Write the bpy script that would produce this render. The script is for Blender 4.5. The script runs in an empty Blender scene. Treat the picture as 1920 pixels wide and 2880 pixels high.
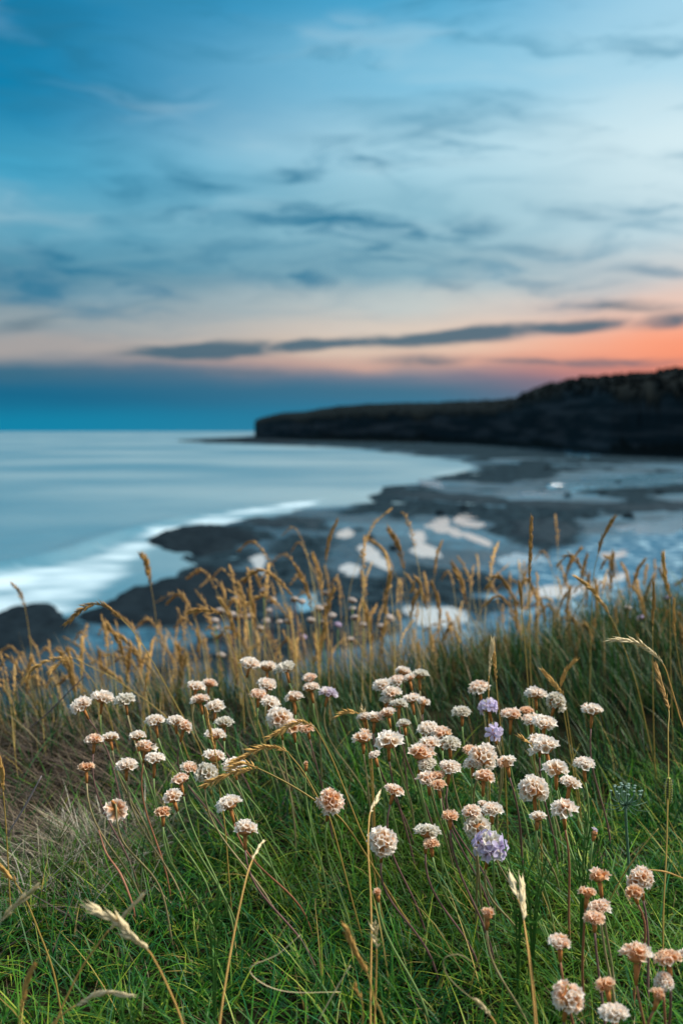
import bpy, math, random
import numpy as np
from mathutils import Vector, Matrix, Quaternion

random.seed(7)
rng = np.random.default_rng(7)
S = bpy.context.scene
COL = S.collection

# ------------------------------------------------------------------ camera
CAMZ = 0.52                      # camera height above the turf; the sea lies at SEA
SEA = -15.5
PITCH = math.radians(4.646)
FK = 36.0 / 35.0                 # vertical sensor / focal length
cam_d = bpy.data.cameras.new('camera')
cam = bpy.data.objects.new('camera', cam_d)
COL.objects.link(cam)
cam.location = (0, 0, CAMZ)
cam.rotation_euler = (math.pi / 2 - PITCH, 0, 0)
cam_d.sensor_fit = 'VERTICAL'
cam_d.sensor_height = 36
cam_d.sensor_width = 24
cam_d.lens = 35
cam_d.clip_start = 0.02
cam_d.clip_end = 60000
cam_d.dof.use_dof = True
cam_d.dof.focus_distance = 1.02
cam_d.dof.aperture_fstop = 5.2
S.camera = cam

def ray(px, py):
    """Direction (unit depth) of a pixel of the 1920x2880 frame."""
    u = (px - 960) / 2880 * FK
    v = (py - 1440) / 2880 * FK
    c, s = math.cos(PITCH), math.sin(PITCH)
    return Vector((u, c - v * s, -s - v * c))
def at(px, py, d):
    return Vector((0, 0, CAMZ)) + ray(px, py) * d
D2 = 1920 / 1568.0               # the reading scale of far features
def shore_pt(x, y, z=-15.4):
    r = ray(x * D2, y * D2)
    t = (z - CAMZ) / r.z
    return np.array((r.x * t, r.y * t))
def azel(x, y):
    r = ray(x * D2, y * D2).normalized()
    return math.degrees(math.atan2(r.x, r.y)), math.degrees(math.asin(r.z))

# ------------------------------------------------------------------ sky
KEY_AZ, KEY_EL = math.radians(84), math.radians(50)
def srgb(r, g, b):
    f = lambda c: (c / 255 / 12.92) if c / 255 <= 0.04045 else ((c / 255 + 0.055) / 1.055) ** 2.4
    return (f(r), f(g), f(b), 1)

def build_world():
    w = bpy.data.worlds.new('World')
    S.world = w
    w.use_nodes = True
    nt = w.node_tree
    nt.nodes.clear()
    N = nt.nodes.new
    L = nt.links.new
    def math_(op, a, b=None, c=None, clamp=False):
        n = N('ShaderNodeMath'); n.operation = op; n.use_clamp = clamp
        for i, x in enumerate((a, b, c)):
            if x is None: continue
            if isinstance(x, (int, float)): n.inputs[i].default_value = x
            else: L(x, n.inputs[i])
        return n.outputs[0]
    def mix(f, a, b, mode='MIX'):
        n = N('ShaderNodeMix'); n.data_type = 'RGBA'; n.blend_type = mode
        for s, x in ((n.inputs[0], f), (n.inputs[6], a), (n.inputs[7], b)):
            if isinstance(x, (int, float)): s.default_value = x
            elif isinstance(x, tuple): s.default_value = x
            else: L(x, s)
        return n.outputs[2]
    tc = N('ShaderNodeTexCoord')
    sep = N('ShaderNodeSeparateXYZ'); L(tc.outputs['Generated'], sep.inputs[0])
    az = math_('MULTIPLY', math_('ARCTAN2', sep.outputs[0], sep.outputs[1]), 57.29578)
    el = math_('MULTIPLY', math_('ARCSINE', sep.outputs[2]), 57.29578)
    # gentle wind warp for the streaks
    comb = N('ShaderNodeCombineXYZ'); L(az, comb.inputs[0]); L(el, comb.inputs[1])
    mp = N('ShaderNodeMapping'); mp.inputs['Scale'].default_value = (0.07, 0.26, 1)
    L(comb.outputs[0], mp.inputs[0])
    nz = N('ShaderNodeTexNoise'); nz.inputs['Scale'].default_value = 1.6; nz.inputs['Detail'].default_value = 4
    L(mp.outputs[0], nz.inputs['Vector'])
    vm = N('ShaderNodeVectorMath'); vm.operation = 'SUBTRACT'; vm.inputs[1].default_value = (.5, .5, .5)
    L(nz.outputs['Color'], vm.inputs[0])
    vs = N('ShaderNodeVectorMath'); vs.operation = 'MULTIPLY'; vs.inputs[1].default_value = (9, 3.4, 0)
    L(vm.outputs[0], vs.inputs[0])
    va = N('ShaderNodeVectorMath'); va.operation = 'ADD'
    L(comb.outputs[0], va.inputs[0]); L(vs.outputs[0], va.inputs[1])
    warped = va.outputs[0]
    vs2 = N('ShaderNodeVectorMath'); vs2.operation = 'MULTIPLY'; vs2.inputs[1].default_value = (5, 1.1, 0)
    L(vm.outputs[0], vs2.inputs[0])
    va2 = N('ShaderNodeVectorMath'); va2.operation = 'ADD'
    L(comb.outputs[0], va2.inputs[0]); L(vs2.outputs[0], va2.inputs[1])
    calm = va2.outputs[0]
    vs3 = N('ShaderNodeVectorMath'); vs3.operation = 'MULTIPLY'; vs3.inputs[1].default_value = (7, 2.2, 0)
    L(vm.outputs[0], vs3.inputs[0])
    va3 = N('ShaderNodeVectorMath'); va3.operation = 'ADD'
    L(comb.outputs[0], va3.inputs[0]); L(vs3.outputs[0], va3.inputs[1])
    mild = va3.outputs[0]
    # clear-sky colour over elevation (-2..90 deg), towards the afterglow / mid / away from it
    def ramp(fac, stops):
        r = N('ShaderNodeValToRGB')
        e = r.color_ramp.elements
        r.color_ramp.interpolation = 'EASE'
        for i, (p, c) in enumerate(stops):
            x = e[i] if i < 2 else e.new(0.5)
            x.position = (p + 2) / 92; x.color = srgb(*c)
        L(fac, r.inputs[0])
        return r.outputs[0]
    elw = math_('ADD', el, math_('MULTIPLY', math_('SUBTRACT', nz.outputs[0], 0.5), 1.5))
    # keep the horizon line clean
    elm = N('ShaderNodeMix'); elm.data_type = 'FLOAT'
    L(math_('MULTIPLY', el, 0.3, clamp=True), elm.inputs[0]); L(el, elm.inputs[2]); L(elw, elm.inputs[3])
    f = math_('MULTIPLY', math_('ADD', elm.outputs[0], 2), 1 / 92.0)
    rR = ramp(f, [(-2, (120, 100, 115)), (1.5, (96, 104, 124)), (2.4, (150, 110, 122)), (3.2, (222, 132, 114)), (4.6, (255, 153, 114)),
                  (6.6, (240, 196, 176)), (8.4, (206, 208, 208)), (11, (198, 222, 230)), (15, (214, 236, 242)),
                  (19, (176, 218, 236)), (24, (160, 208, 232)), (45, (150, 195, 220)), (90, (150, 188, 212))])
    rM = ramp(f, [(-2, (70, 138, 165)), (0.9, (46, 122, 155)), (2.4, (66, 114, 140)), (3.1, (112, 124, 142)), (3.8, (212, 170, 154)), (4.7, (226, 202, 182)),
                  (5.6, (222, 205, 190)), (7.2, (196, 204, 202)), (9, (140, 180, 194)), (12, (150, 196, 212)),
                  (15.5, (172, 214, 230)), (19, (130, 194, 222)), (23, (78, 168, 208)), (45, (110, 170, 205)), (90, (130, 175, 206))])
    rL = ramp(f, [(-2, (30, 145, 185)), (0.4, (14, 130, 166)), (2.0, (18, 104, 140)), (3.3, (58, 108, 134)),
                  (4.6, (168, 162, 160)), (5.8, (148, 162, 168)), (8, (80, 136, 160)), (11, (98, 166, 192)),
                  (14, (66, 162, 198)), (17.5, (4, 130, 176)), (23, (0, 124, 172)), (45, (60, 140, 185)), (90, (120, 168, 202))])
    # behind us, out of view: pale belt opposite the afterglow, brightened for added fill
    rB = ramp(f, [(-2, (110, 120, 140)), (2, (132, 136, 156)), (7, (196, 176, 182)), (14, (196, 196, 206)), (26, (166, 192, 212)), (45, (146, 184, 212)), (90, (138, 178, 208))])
    # angle from the afterglow's azimuth
    d_az = math_('ABSOLUTE', math_('SUBTRACT', az, 24.0))
    d_az = math_('MINIMUM', d_az, math_('SUBTRACT', 360.0, d_az))
    def sstep(x, a, b):
        n = N('ShaderNodeMapRange'); n.interpolation_type = 'SMOOTHSTEP'
        L(x, n.inputs[0]); n.inputs[1].default_value = a; n.inputs[2].default_value = b
        return n.outputs[0]
    col = mix(sstep(d_az, 3, 21), rR, rM)
    col = mix(sstep(d_az, 17, 43), col, rL)
    col = mix(sstep(d_az, 60, 120), col, rB)
    # soft streaked cirrus over the whole dome
    mp2 = N('ShaderNodeMapping'); mp2.inputs['Scale'].default_value = (0.045, 0.22, 1); mp2.inputs['Rotation'].default_value = (0, 0, math.radians(5))
    L(warped, mp2.inputs[0])
    n2 = N('ShaderNodeTexNoise'); n2.inputs['Scale'].default_value = 1.5; n2.inputs['Detail'].default_value = 3.5; n2.inputs['Roughness'].default_value = .5
    L(mp2.outputs[0], n2.inputs['Vector'])
    band = math_('MULTIPLY', sstep(el, 3.5, 9), math_('SUBTRACT', 1.0, math_('MULTIPLY', sstep(el, 20, 40), .6)))
    light = math_('MULTIPLY', sstep(n2.outputs[0], .5, .72), band)
    dark = math_('MULTIPLY', sstep(n2.outputs[0], .5, .28), band)
    col = mix(math_('MULTIPLY', light, .24), col, srgb(206, 228, 234))
    col = mix(math_('MULTIPLY', dark, .34), col, srgb(58, 136, 168))
    # individual cloud streaks
    streaks = [(450, 806, 170, 17, -2, 1.0), (720, 794, 160, 11, -4, .9), (1060, 769, 260, 17, -4, 1.0), (1330, 745, 100, 15, -3, .9),
        (950, 826, 110, 15, 0, .55), (1200, 832, 130, 10, 3, .5), (760, 515, 230, 30, 5, .75), (930, 522, 150, 22, 12, .7), (1070, 540, 90, 26, 14, .65),
        (1190, 562, 140, 12, 4, .4), (470, 425, 110, 18, 16, .5), (650, 393, 80, 15, -3, .55), (860, 385, 60, 13, 34, .5), (770, 325, 100, 12, 3, .4),
        (240, 622, 170, 22, 18, .8), (80, 645, 130, 40, 8, .7), (50, 742, 100, 20, -10, .4), (300, 565, 70, 15, 5, .5),
        (120, 190, 170, 50, 32, .45), (290, 400, 70, 15, 20, .45), (730, 642, 50, 14, 12, .75), (850, 580, 45, 16, -5, .6), (545, 600, 70, 20, 30, .45),
        (1000, 657, 90, 14, 10, .45), (1330, 690, 80, 18, 5, .55), (1500, 622, 80, 12, 3, .5), (1530, 735, 90, 15, -3, .7), (1310, 493, 110, 10, 10, .4),
        (560, 856, 240, 8, -1, .3), (640, 590, 420, 60, 3, .4), (90, 120, 260, 100, 26, .5), (120, 640, 280, 70, 8, .5), (420, 470, 260, 40, 10, .45), (1400, 832, 190, 13, 0, .55), (1450, 702, 150, 14, 4, .5), (1250, 650, 180, 14, 3, .4), (900, 600, 240, 24, 4, .4), (1340, 350, 90, 30, 0, .2), (980, 325, 60, 18, 5, .3)]
    k = 37.8 / 1568
    tot_hi, tot_lo = None, None
    for (x, y, a, b, ang, s) in streaks:
        A, E = azel(x, y)
        m = N('ShaderNodeMapping'); m.vector_type = 'TEXTURE'
        m.inputs['Location'].default_value = (A, E, 0)
        m.inputs['Rotation'].default_value = (0, 0, math.radians(-ang))
        m.inputs['Scale'].default_value = (a * k * (1 if y > 700 else 1.15), b * k * (1.08 if y > 700 else 1.55), 1)
        L(calm if y > 700 else mild, m.inputs[0])
        dt = N('ShaderNodeVectorMath'); dt.operation = 'DOT_PRODUCT'
        L(m.outputs[0], dt.inputs[0]); L(m.outputs[0], dt.inputs[1])
        g = math_('MULTIPLY', math_('POWER', 0.42, dt.outputs['Value']), s)
        if y > 700: tot_lo = g if tot_lo is None else math_('MAXIMUM', tot_lo, g)
        else: tot_hi = g if tot_hi is None else math_('MAXIMUM', tot_hi, g)
    mp3 = N('ShaderNodeMapping'); mp3.inputs['Scale'].default_value = (0.16, 0.9, 1); mp3.inputs['Rotation'].default_value = (0, 0, math.radians(8))
    L(warped, mp3.inputs[0])
    n3 = N('ShaderNodeTexNoise'); n3.inputs['Scale'].default_value = 1.5; n3.inputs['Detail'].default_value = 6; n3.inputs['Roughness'].default_value = .58
    L(mp3.outputs[0], n3.inputs['Vector'])
    rag = math_('MULTIPLY_ADD', sstep(n3.outputs[0], .28, .72), 1.15, .30)
    front = sstep(math_('ABSOLUTE', az), 60, 35)
    hi = math_('MULTIPLY', sstep(math_('MULTIPLY', tot_hi, rag), .0, 1.0), .86)
    # the same kind of wisps go on over the rest of the sky
    mp4 = N('ShaderNodeMapping'); mp4.inputs['Scale'].default_value = (0.05, 0.30, 1); mp4.inputs['Location'].default_value = (7.3, 2.1, 0)
    L(warped, mp4.inputs[0])
    n4 = N('ShaderNodeTexNoise'); n4.inputs['Scale'].default_value = 1.9; n4.inputs['Detail'].default_value = 6; n4.inputs['Roughness'].default_value = .6
    L(mp4.outputs[0], n4.inputs['Vector'])
    wisp = math_('MULTIPLY', math_('MULTIPLY', sstep(n4.outputs[0], .50, .72), sstep(el, 5, 9)), .50)
    col = mix(wisp, col, srgb(46, 130, 164))
    col = mix(math_('MULTIPLY', hi, front), col, srgb(36, 116, 150))
    lo = math_('MULTIPLY', sstep(math_('MULTIPLY', tot_lo, math_('MULTIPLY_ADD', rag, .45, .6)), .10, .72), .92)
    col = mix(math_('MULTIPLY', lo, front), col, srgb(62, 100, 120))
    # a little of the physical sky
    sky = N('ShaderNodeTexSky'); sky.sky_type = 'NISHITA'; sky.sun_disc = False
    sky.sun_elevation = KEY_EL; sky.sun_rotation = KEY_AZ
    sky.air_density = 1.2; sky.dust_density = 1.5
    bg1 = N('ShaderNodeBackground'); L(col, bg1.inputs[0]); bg1.inputs[1].default_value = 0.74
    bg2 = N('ShaderNodeBackground'); L(sky.outputs[0], bg2.inputs[0]); bg2.inputs[1].default_value = 0.0008
    add = N('ShaderNodeAddShader'); L(bg1.outputs[0], add.inputs[0]); L(bg2.outputs[0], add.inputs[1])
    out = N('ShaderNodeOutputWorld'); L(add.outputs[0], out.inputs[0])
    w.cycles.sampling_method = 'MANUAL'
    w.cycles.sample_map_resolution = 512
build_world()

key_light_d = bpy.data.lights.new('key_light', 'SUN')  # added soft key light in place of the afterglow; the sun has set
key_light = bpy.data.objects.new('key_light', key_light_d)
COL.objects.link(key_light)
key_light_d.energy = 5.0
key_light_d.angle = math.radians(22)
key_light_d.color = (1.0, 0.90, 0.79)
sd_ = Vector((math.sin(KEY_AZ) * math.cos(KEY_EL), math.cos(KEY_AZ) * math.cos(KEY_EL), math.sin(KEY_EL)))
key_light.rotation_euler = sd_.to_track_quat('Z', 'Y').to_euler()
key_light.location = (3, 3, 6)

S.view_settings.view_transform = 'Standard'
S.view_settings.look = 'None'
S.view_settings.exposure = 0.435
S.view_settings.gamma = 1
S.view_settings.use_curve_mapping = False
S.render.engine = 'CYCLES'
S.cycles.use_denoising = True
S.cycles.max_bounces = 6
S.cycles.diffuse_bounces = 3
S.cycles.transmission_bounces = 4
S.cycles.caustics_reflective = False
S.cycles.caustics_refractive = False

# ------------------------------------------------------------------ helpers
def obj(name, mesh, parent=None, mat=None, loc=(0, 0, 0), label=None, kind=None):
    o = bpy.data.objects.new(name, mesh)
    COL.objects.link(o)
    o.location = loc
    if parent is not None: o.parent = parent
    if mat is not None and mesh is not None and not mesh.materials: mesh.materials.append(mat)
    if label: o['label'] = label
    if kind: o['kind'] = kind
    return o
def thing(name, label, cat, loc, group=None):
    o = bpy.data.objects.new(name, None)
    o.empty_display_size = 0.02
    COL.objects.link(o)
    o.location = loc
    o['label'] = label; o['category'] = cat
    if group: o['group'] = group
    return o
def mesh_of(name, v, f, mat=None, smooth=True, col=None):
    me = bpy.data.meshes.new(name)
    me.from_pydata([tuple(x) for x in v], [], f)
    if smooth: me.polygons.foreach_set('use_smooth', [True] * len(me.polygons))
    if col is not None:
        ca = me.color_attributes.new('tint', 'FLOAT_COLOR', 'POINT')
        ca.data.foreach_set('color', np.asarray(col, dtype=np.float32).ravel())
    if mat: me.materials.append(mat)
    me.update()
    return me
def quads_mesh(name, V, Q, mat=None, smooth=True, attrs=None, col=None):
    me = bpy.data.meshes.new(name)
    V = np.asarray(V, dtype=np.float32); Q = np.asarray(Q, dtype=np.int32)
    me.vertices.add(len(V)); me.vertices.foreach_set('co', V.ravel())
    n = Q.shape[1]
    me.loops.add(Q.size); me.loops.foreach_set('vertex_index', Q.ravel())
    me.polygons.add(len(Q))
    me.polygons.foreach_set('loop_start', np.arange(0, Q.size, n, dtype=np.int32))
    me.polygons.foreach_set('loop_total', np.full(len(Q), n, dtype=np.int32))
    me.polygons.foreach_set('use_smooth', np.full(len(Q), smooth, dtype=bool))
    me.update(calc_edges=True)
    for k, a in (attrs or {}).items():
        at_ = me.attributes.new(k, 'FLOAT', 'POINT')
        at_.data.foreach_set('value', np.asarray(a, dtype=np.float32))
    if col is not None:
        ca = me.color_attributes.new('tint', 'FLOAT_COLOR', 'POINT')
        ca.data.foreach_set('color', np.asarray(col, dtype=np.float32).ravel())
    if mat: me.materials.append(mat)
    return me
def tube(pts, rad, sides=6, cap=True):
    """Vertices and faces of one round tube through pts."""
    pts = [Vector(p) for p in pts]
    n = len(pts)
    V, F = [], []
    t0 = (pts[1] - pts[0]).normalized()
    a = t0.orthogonal().normalized()
    for i in range(n):
        t = (pts[min(i + 1, n - 1)] - pts[max(i - 1, 0)])
        t = t.normalized() if t.length > 1e-9 else t0
        a = (a - t * a.dot(t)).normalized()
        b = t.cross(a)
        r = rad[min(i, len(rad) - 1)] if hasattr(rad, '__len__') else rad
        for k in range(sides):
            w = 2 * math.pi * k / sides
            V.append(pts[i] + (a * math.cos(w) + b * math.sin(w)) * r)
    for i in range(n - 1):
        for k in range(sides):
            k2 = (k + 1) % sides
            F.append((i * sides + k, i * sides + k2, (i + 1) * sides + k2, (i + 1) * sides + k))
    if cap:
        F.append(tuple(range(sides))[::-1])
        F.append(tuple((n - 1) * sides + k for k in range(sides)))
    return V, F
def catmull(P, n=6):
    P = [Vector(p) for p in P]
    Q = [P[0] * 2 - P[1]] + P + [P[-1] * 2 - P[-2]]
    out = []
    for i in range(1, len(Q) - 2):
        p0, p1, p2, p3 = Q[i - 1:i + 3]
        for k in range(n):
            t = k / n
            out.append(0.5 * ((2 * p1) + (p2 - p0) * t + (2 * p0 - 5 * p1 + 4 * p2 - p3) * t * t + (3 * p1 - p0 - 3 * p2 + p3) * t ** 3))
    out.append(P[-1])
    return out
def bez(p0, p1, p2, p3, n):
    return [p0 * (1 - t) ** 3 + p1 * 3 * t * (1 - t) ** 2 + p2 * 3 * t * t * (1 - t) + p3 * t ** 3 for t in [i / n for i in range(n + 1)]]
def sstep(a, b, x):
    t = np.clip((np.asarray(x, dtype=float) - a) / (b - a), 0, 1)
    return t * t * (3 - 2 * t)
_T = np.random.default_rng(3).random((256, 256))
def vnoise(x, y):
    x = np.asarray(x, dtype=float); y = np.asarray(y, dtype=float)
    xi = np.floor(x).astype(int); yi = np.floor(y).astype(int)
    fx = x - xi; fy = y - yi
    fx = fx * fx * (3 - 2 * fx); fy = fy * fy * (3 - 2 * fy)
    g = lambda i, j: _T[i & 255, j & 255]
    return (g(xi, yi) * (1 - fx) + g(xi + 1, yi) * fx) * (1 - fy) + (g(xi, yi + 1) * (1 - fx) + g(xi + 1, yi + 1) * fx) * fy
def fbm(x, y, o=4):
    s, a, t = 0, 1, 0
    for k in range(o):
        s = s + a * vnoise(x * 2 ** k + 17 * k, y * 2 ** k + 31 * k); t += a; a *= .5
    return s / t
def poly_sd(P, x, y):
    """Signed distance to polygon P, positive inside."""
    P = np.asarray(P, dtype=float)
    x = np.asarray(x, dtype=float); y = np.asarray(y, dtype=float)
    d = np.full(x.shape, 1e18); ins = np.zeros(x.shape, bool)
    for i in range(len(P)):
        ax, ay = P[i]; bx, by = P[(i + 1) % len(P)]
        ex, ey = bx - ax, by - ay
        t = np.clip(((x - ax) * ex + (y - ay) * ey) / (ex * ex + ey * ey + 1e-12), 0, 1)
        d = np.minimum(d, (x - ax - t * ex) ** 2 + (y - ay - t * ey) ** 2)
        c = ((ay > y) != (by > y)) & (x < (bx - ax) * (y - ay) / (by - ay + 1e-12) + ax)
        ins ^= c
    d = np.sqrt(d)
    return np.where(ins, d, -d)
def line_d(P, x, y):
    d = np.full(np.shape(x), 1e18)
    for i in range(len(P) - 1):
        ax, ay = P[i]; bx, by = P[i + 1]
        ex, ey = bx - ax, by - ay
        t = np.clip(((x - ax) * ex + (y - ay) * ey) / (ex * ex + ey * ey), 0, 1)
        d = np.minimum(d, (x - ax - t * ex) ** 2 + (y - ay - t * ey) ** 2)
    return np.sqrt(d)

# ------------------------------------------------------------------ materials
def new_mat(name):
    m = bpy.data.materials.new(name); m.use_nodes = True
    nt = m.node_tree
    return m, nt, nt.nodes['Principled BSDF']
def plain(name, rgb, rough=.6, var=.25, scale=60, spec=.3, transl=0, dark=None):
    """Principled with mottled pigment."""
    m, nt, p = new_mat(name)
    N, L = nt.nodes.new, nt.links.new
    tc = N('ShaderNodeTexCoord')
    nz = N('ShaderNodeTexNoise'); nz.inputs['Scale'].default_value = scale; nz.inputs['Detail'].default_value = 3
    L(tc.outputs['Object'], nz.inputs['Vector'])
    mx = N('ShaderNodeMix'); mx.data_type = 'RGBA'
    L(nz.outputs[0], mx.inputs[0])
    lo = dark or tuple(c * (1 - var) for c in rgb)
    hi = tuple(min(1, c * (1 + var)) for c in rgb)
    mx.inputs[6].default_value = (*lo, 1); mx.inputs[7].default_value = (*hi, 1)
    L(mx.outputs[2], p.inputs['Base Color'])
    p.inputs['Roughness'].default_value = rough
    p.inputs['Specular IOR Level'].default_value = spec
    if transl: add_transl(nt, p, mx.outputs[2], transl)
    return m
def add_transl(nt, p, colour, amount):
    N, L = nt.nodes.new, nt.links.new
    t = N('ShaderNodeBsdfTranslucent'); L(colour, t.inputs[0])
    ms = N('ShaderNodeMixShader'); ms.inputs[0].default_value = amount
    L(p.outputs[0], ms.inputs[1]); L(t.outputs[0], ms.inputs[2])
    L(ms.outputs[0], nt.nodes['Material Output'].inputs[0])
def tinted(name, rough=.55, transl=.3, spec=.25, var=.0):
    """Pigment from the mesh's own tint attribute."""
    m, nt, p = new_mat(name)
    N, L = nt.nodes.new, nt.links.new
    a = N('ShaderNodeAttribute'); a.attribute_name = 'tint'
    L(a.outputs['Color'], p.inputs['Base Color'])
    p.inputs['Roughness'].default_value = rough
    p.inputs['Specular IOR Level'].default_value = spec
    if transl: add_transl(nt, p, a.outputs['Color'], transl)
    return m
M_floret = tinted('papery_petal', .7, .42, .15)
M_grass = tinted('grass_blade', .5, .3, .3)
M_sheath = plain('brown_sheath', (.40, .17, .05), .7, .4, 300, .15)
M_bract = plain('bract_brown', (.42, .20, .08), .75, .35, 250, .1)
M_stems = [plain('stem_green', (.18, .28, .09), .5, .35, 90), plain('stem_purple', (.17, .095, .085), .5, .4, 90),
           plain('stem_olive', (.27, .23, .11), .5, .35, 90), plain('stem_red', (.30, .13, .07), .5, .4, 90)]
M_straw = plain('straw', (.66, .41, .13), .6, .3, 140, .25, .25)
M_pale = plain('straw_pale', (.84, .70, .43), .6, .22, 140, .25, .25)
M_gold = plain('straw_gold', (.44, .26, .08), .6, .3, 120, .25, .25)
M_strawstem = plain('straw_stem', (.38, .27, .07), .5, .35, 60, .3, .15)
M_leaf = plain('leaf_green', (.06, .17, .03), .5, .35, 120, .3, .3)

def ground_mat():
    m, nt, p = new_mat('shore_ground')
    N, L = nt.nodes.new, nt.links.new
    geo = N('ShaderNodeNewGeometry')
    def attr(n):
        a = N('ShaderNodeAttribute'); a.attribute_name = n; return a.outputs['Fac']
    def noise(scale, det=5, mul=(1, 1, 1)):
        mp = N('ShaderNodeMapping'); mp.inputs['Scale'].default_value = mul; L(geo.outputs['Position'], mp.inputs[0])
        n = N('ShaderNodeTexNoise'); n.inputs['Scale'].default_value = scale; n.inputs['Detail'].default_value = det
        L(mp.outputs[0], n.inputs['Vector']); return n.outputs[0]
    def mix(f, a, b):
        n = N('ShaderNodeMix'); n.data_type = 'RGBA'
        for s, x in ((n.inputs[0], f), (n.inputs[6], a), (n.inputs[7], b)):
            if isinstance(x, (int, float)): s.default_value = x
            elif isinstance(x, tuple): s.default_value = (*x, 1)
            else: L(x, s)
        return n.outputs[2]
    def mth(op, a, b, clamp=True):
        n = N('ShaderNodeMath'); n.operation = op; n.use_clamp = clamp
        for i, x in enumerate((a, b)):
            if isinstance(x, (int, float)): n.inputs[i].default_value = x
            else: L(x, n.inputs[i])
        return n.outputs[0]
    def step(x, a, b):
        n = N('ShaderNodeMapRange'); n.interpolation_type = 'SMOOTHSTEP'; L(x, n.inputs[0])
        n.inputs[1].default_value = a; n.inputs[2].default_value = b; return n.outputs[0]
    rock, bank, peb = attr('rock'), attr('bank'), attr('pebble')
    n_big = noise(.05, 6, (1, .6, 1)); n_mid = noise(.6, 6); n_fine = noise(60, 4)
    sand = mix(step(n_big, .38, .62), (.007, .026, .040), (.022, .058, .084))  # sand blued and darkened: the far shore's cool shade put into its colour
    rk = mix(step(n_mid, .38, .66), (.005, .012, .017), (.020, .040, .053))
    pb = mix(step(n_mid, .50, .72), mix(n_big, (.006, .05, .10), (.02, .12, .20)), (.34, .52, .60))  # pale blotches are glints on the wet stones, painted into the colour
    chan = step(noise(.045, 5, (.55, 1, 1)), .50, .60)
    sand = mix(chan, sand, (.040, .12, .175))  # sky reflected in the wet channels, painted as a blue base colour
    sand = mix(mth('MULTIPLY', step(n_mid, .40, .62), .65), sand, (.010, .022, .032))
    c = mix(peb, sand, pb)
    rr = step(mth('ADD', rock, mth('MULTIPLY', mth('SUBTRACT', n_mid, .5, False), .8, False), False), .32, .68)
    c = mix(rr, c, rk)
    soil = mix(n_fine, (.008, .009, .004), (.022, .020, .010))
    c = mix(bank, c, soil)
    L(c, p.inputs['Base Color'])
    # wet shine: wet sand glossy, rock and soil dull
    wet = step(n_big, .62, .38)
    r1 = mth('MULTIPLY_ADD', wet, -.22)
    nt.nodes[-1].inputs[2].default_value = .5
    dull = mth('MAXIMUM', mth('MAXIMUM', rr, bank), mth('MULTIPLY', peb, .3))
    rm = N('ShaderNodeMix'); rm.data_type = 'FLOAT'; L(dull, rm.inputs[0]); L(r1, rm.inputs[2]); rm.inputs[3].default_value = .75
    L(rm.outputs[0], p.inputs['Roughness'])
    sp_ = N('ShaderNodeMix'); sp_.data_type = 'FLOAT'; L(dull, sp_.inputs[0]); sp_.inputs[2].default_value = .35; sp_.inputs[3].default_value = .02
    L(sp_.outputs[0], p.inputs['Specular IOR Level'])
    b = N('ShaderNodeBump'); b.inputs['Strength'].default_value = .8; b.inputs['Distance'].default_value = .8
    L(n_mid, b.inputs['Height']); L(b.outputs[0], p.inputs['Normal'])
    return m
def sea_mat():
    m, nt, p = new_mat('sea_water')
    N, L = nt.nodes.new, nt.links.new
    geo = N('ShaderNodeNewGeometry')
    a = N('ShaderNodeAttribute'); a.attribute_name = 'foam'
    mp = N('ShaderNodeMapping'); mp.inputs['Scale'].default_value = (.5, 1, 1); mp.inputs['Rotation'].default_value = (0, 0, .35)
    L(geo.outputs['Position'], mp.inputs[0])
    n1 = N('ShaderNodeTexNoise'); n1.inputs['Scale'].default_value = .16; n1.inputs['Detail'].default_value = 5; L(mp.outputs[0], n1.inputs[0])
    n2 = N('ShaderNodeTexNoise'); n2.inputs['Scale'].default_value = .009; n2.inputs['Detail'].default_value = 5
    mpb = N('ShaderNodeMapping'); mpb.inputs['Scale'].default_value = (.7, .8, 1); L(geo.outputs['Position'], mpb.inputs[0]); L(mpb.outputs[0], n2.inputs[0])
    c2 = N('ShaderNodeMapRange'); c2.interpolation_type = 'SMOOTHSTEP'; L(n2.outputs[0], c2.inputs[0]); c2.inputs[1].default_value = .35; c2.inputs[2].default_value = .65
    ad = N('ShaderNodeMath'); ad.operation = 'MULTIPLY_ADD'; L(n1.outputs[0], ad.inputs[0]); ad.inputs[1].default_value = 1.3; L(a.outputs['Fac'], ad.inputs[2])
    mr = N('ShaderNodeMapRange'); mr.interpolation_type = 'SMOOTHSTEP'; L(ad.outputs[0], mr.inputs[0]); mr.inputs[1].default_value = .88; mr.inputs[2].default_value = 1.55
    mx = N('ShaderNodeMix'); mx.data_type = 'RGBA'; L(c2.outputs[0], mx.inputs[0])
    mx.inputs[6].default_value = (.06, .17, .23, 1); mx.inputs[7].default_value = (.20, .30, .33, 1)
    m2 = N('ShaderNodeMix'); m2.data_type = 'RGBA'; L(mr.outputs[0], m2.inputs[0]); L(mx.outputs[2], m2.inputs[6]); m2.inputs[7].default_value = (.46, .60, .66, 1)
    L(m2.outputs[2], p.inputs['Base Color'])
    rg = N('ShaderNodeMapRange'); L(mr.outputs[0], rg.inputs[0]); rg.inputs[3].default_value = .30; rg.inputs[4].default_value = .8
    L(rg.outputs[0], p.inputs['Roughness'])
    p.inputs['IOR'].default_value = 1.333
    b = N('ShaderNodeBump'); b.inputs['Strength'].default_value = .35; b.inputs['Distance'].default_value = 2.0
    L(n1.outputs[0], b.inputs['Height']); L(b.outputs[0], p.inputs['Normal'])
    return m
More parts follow.
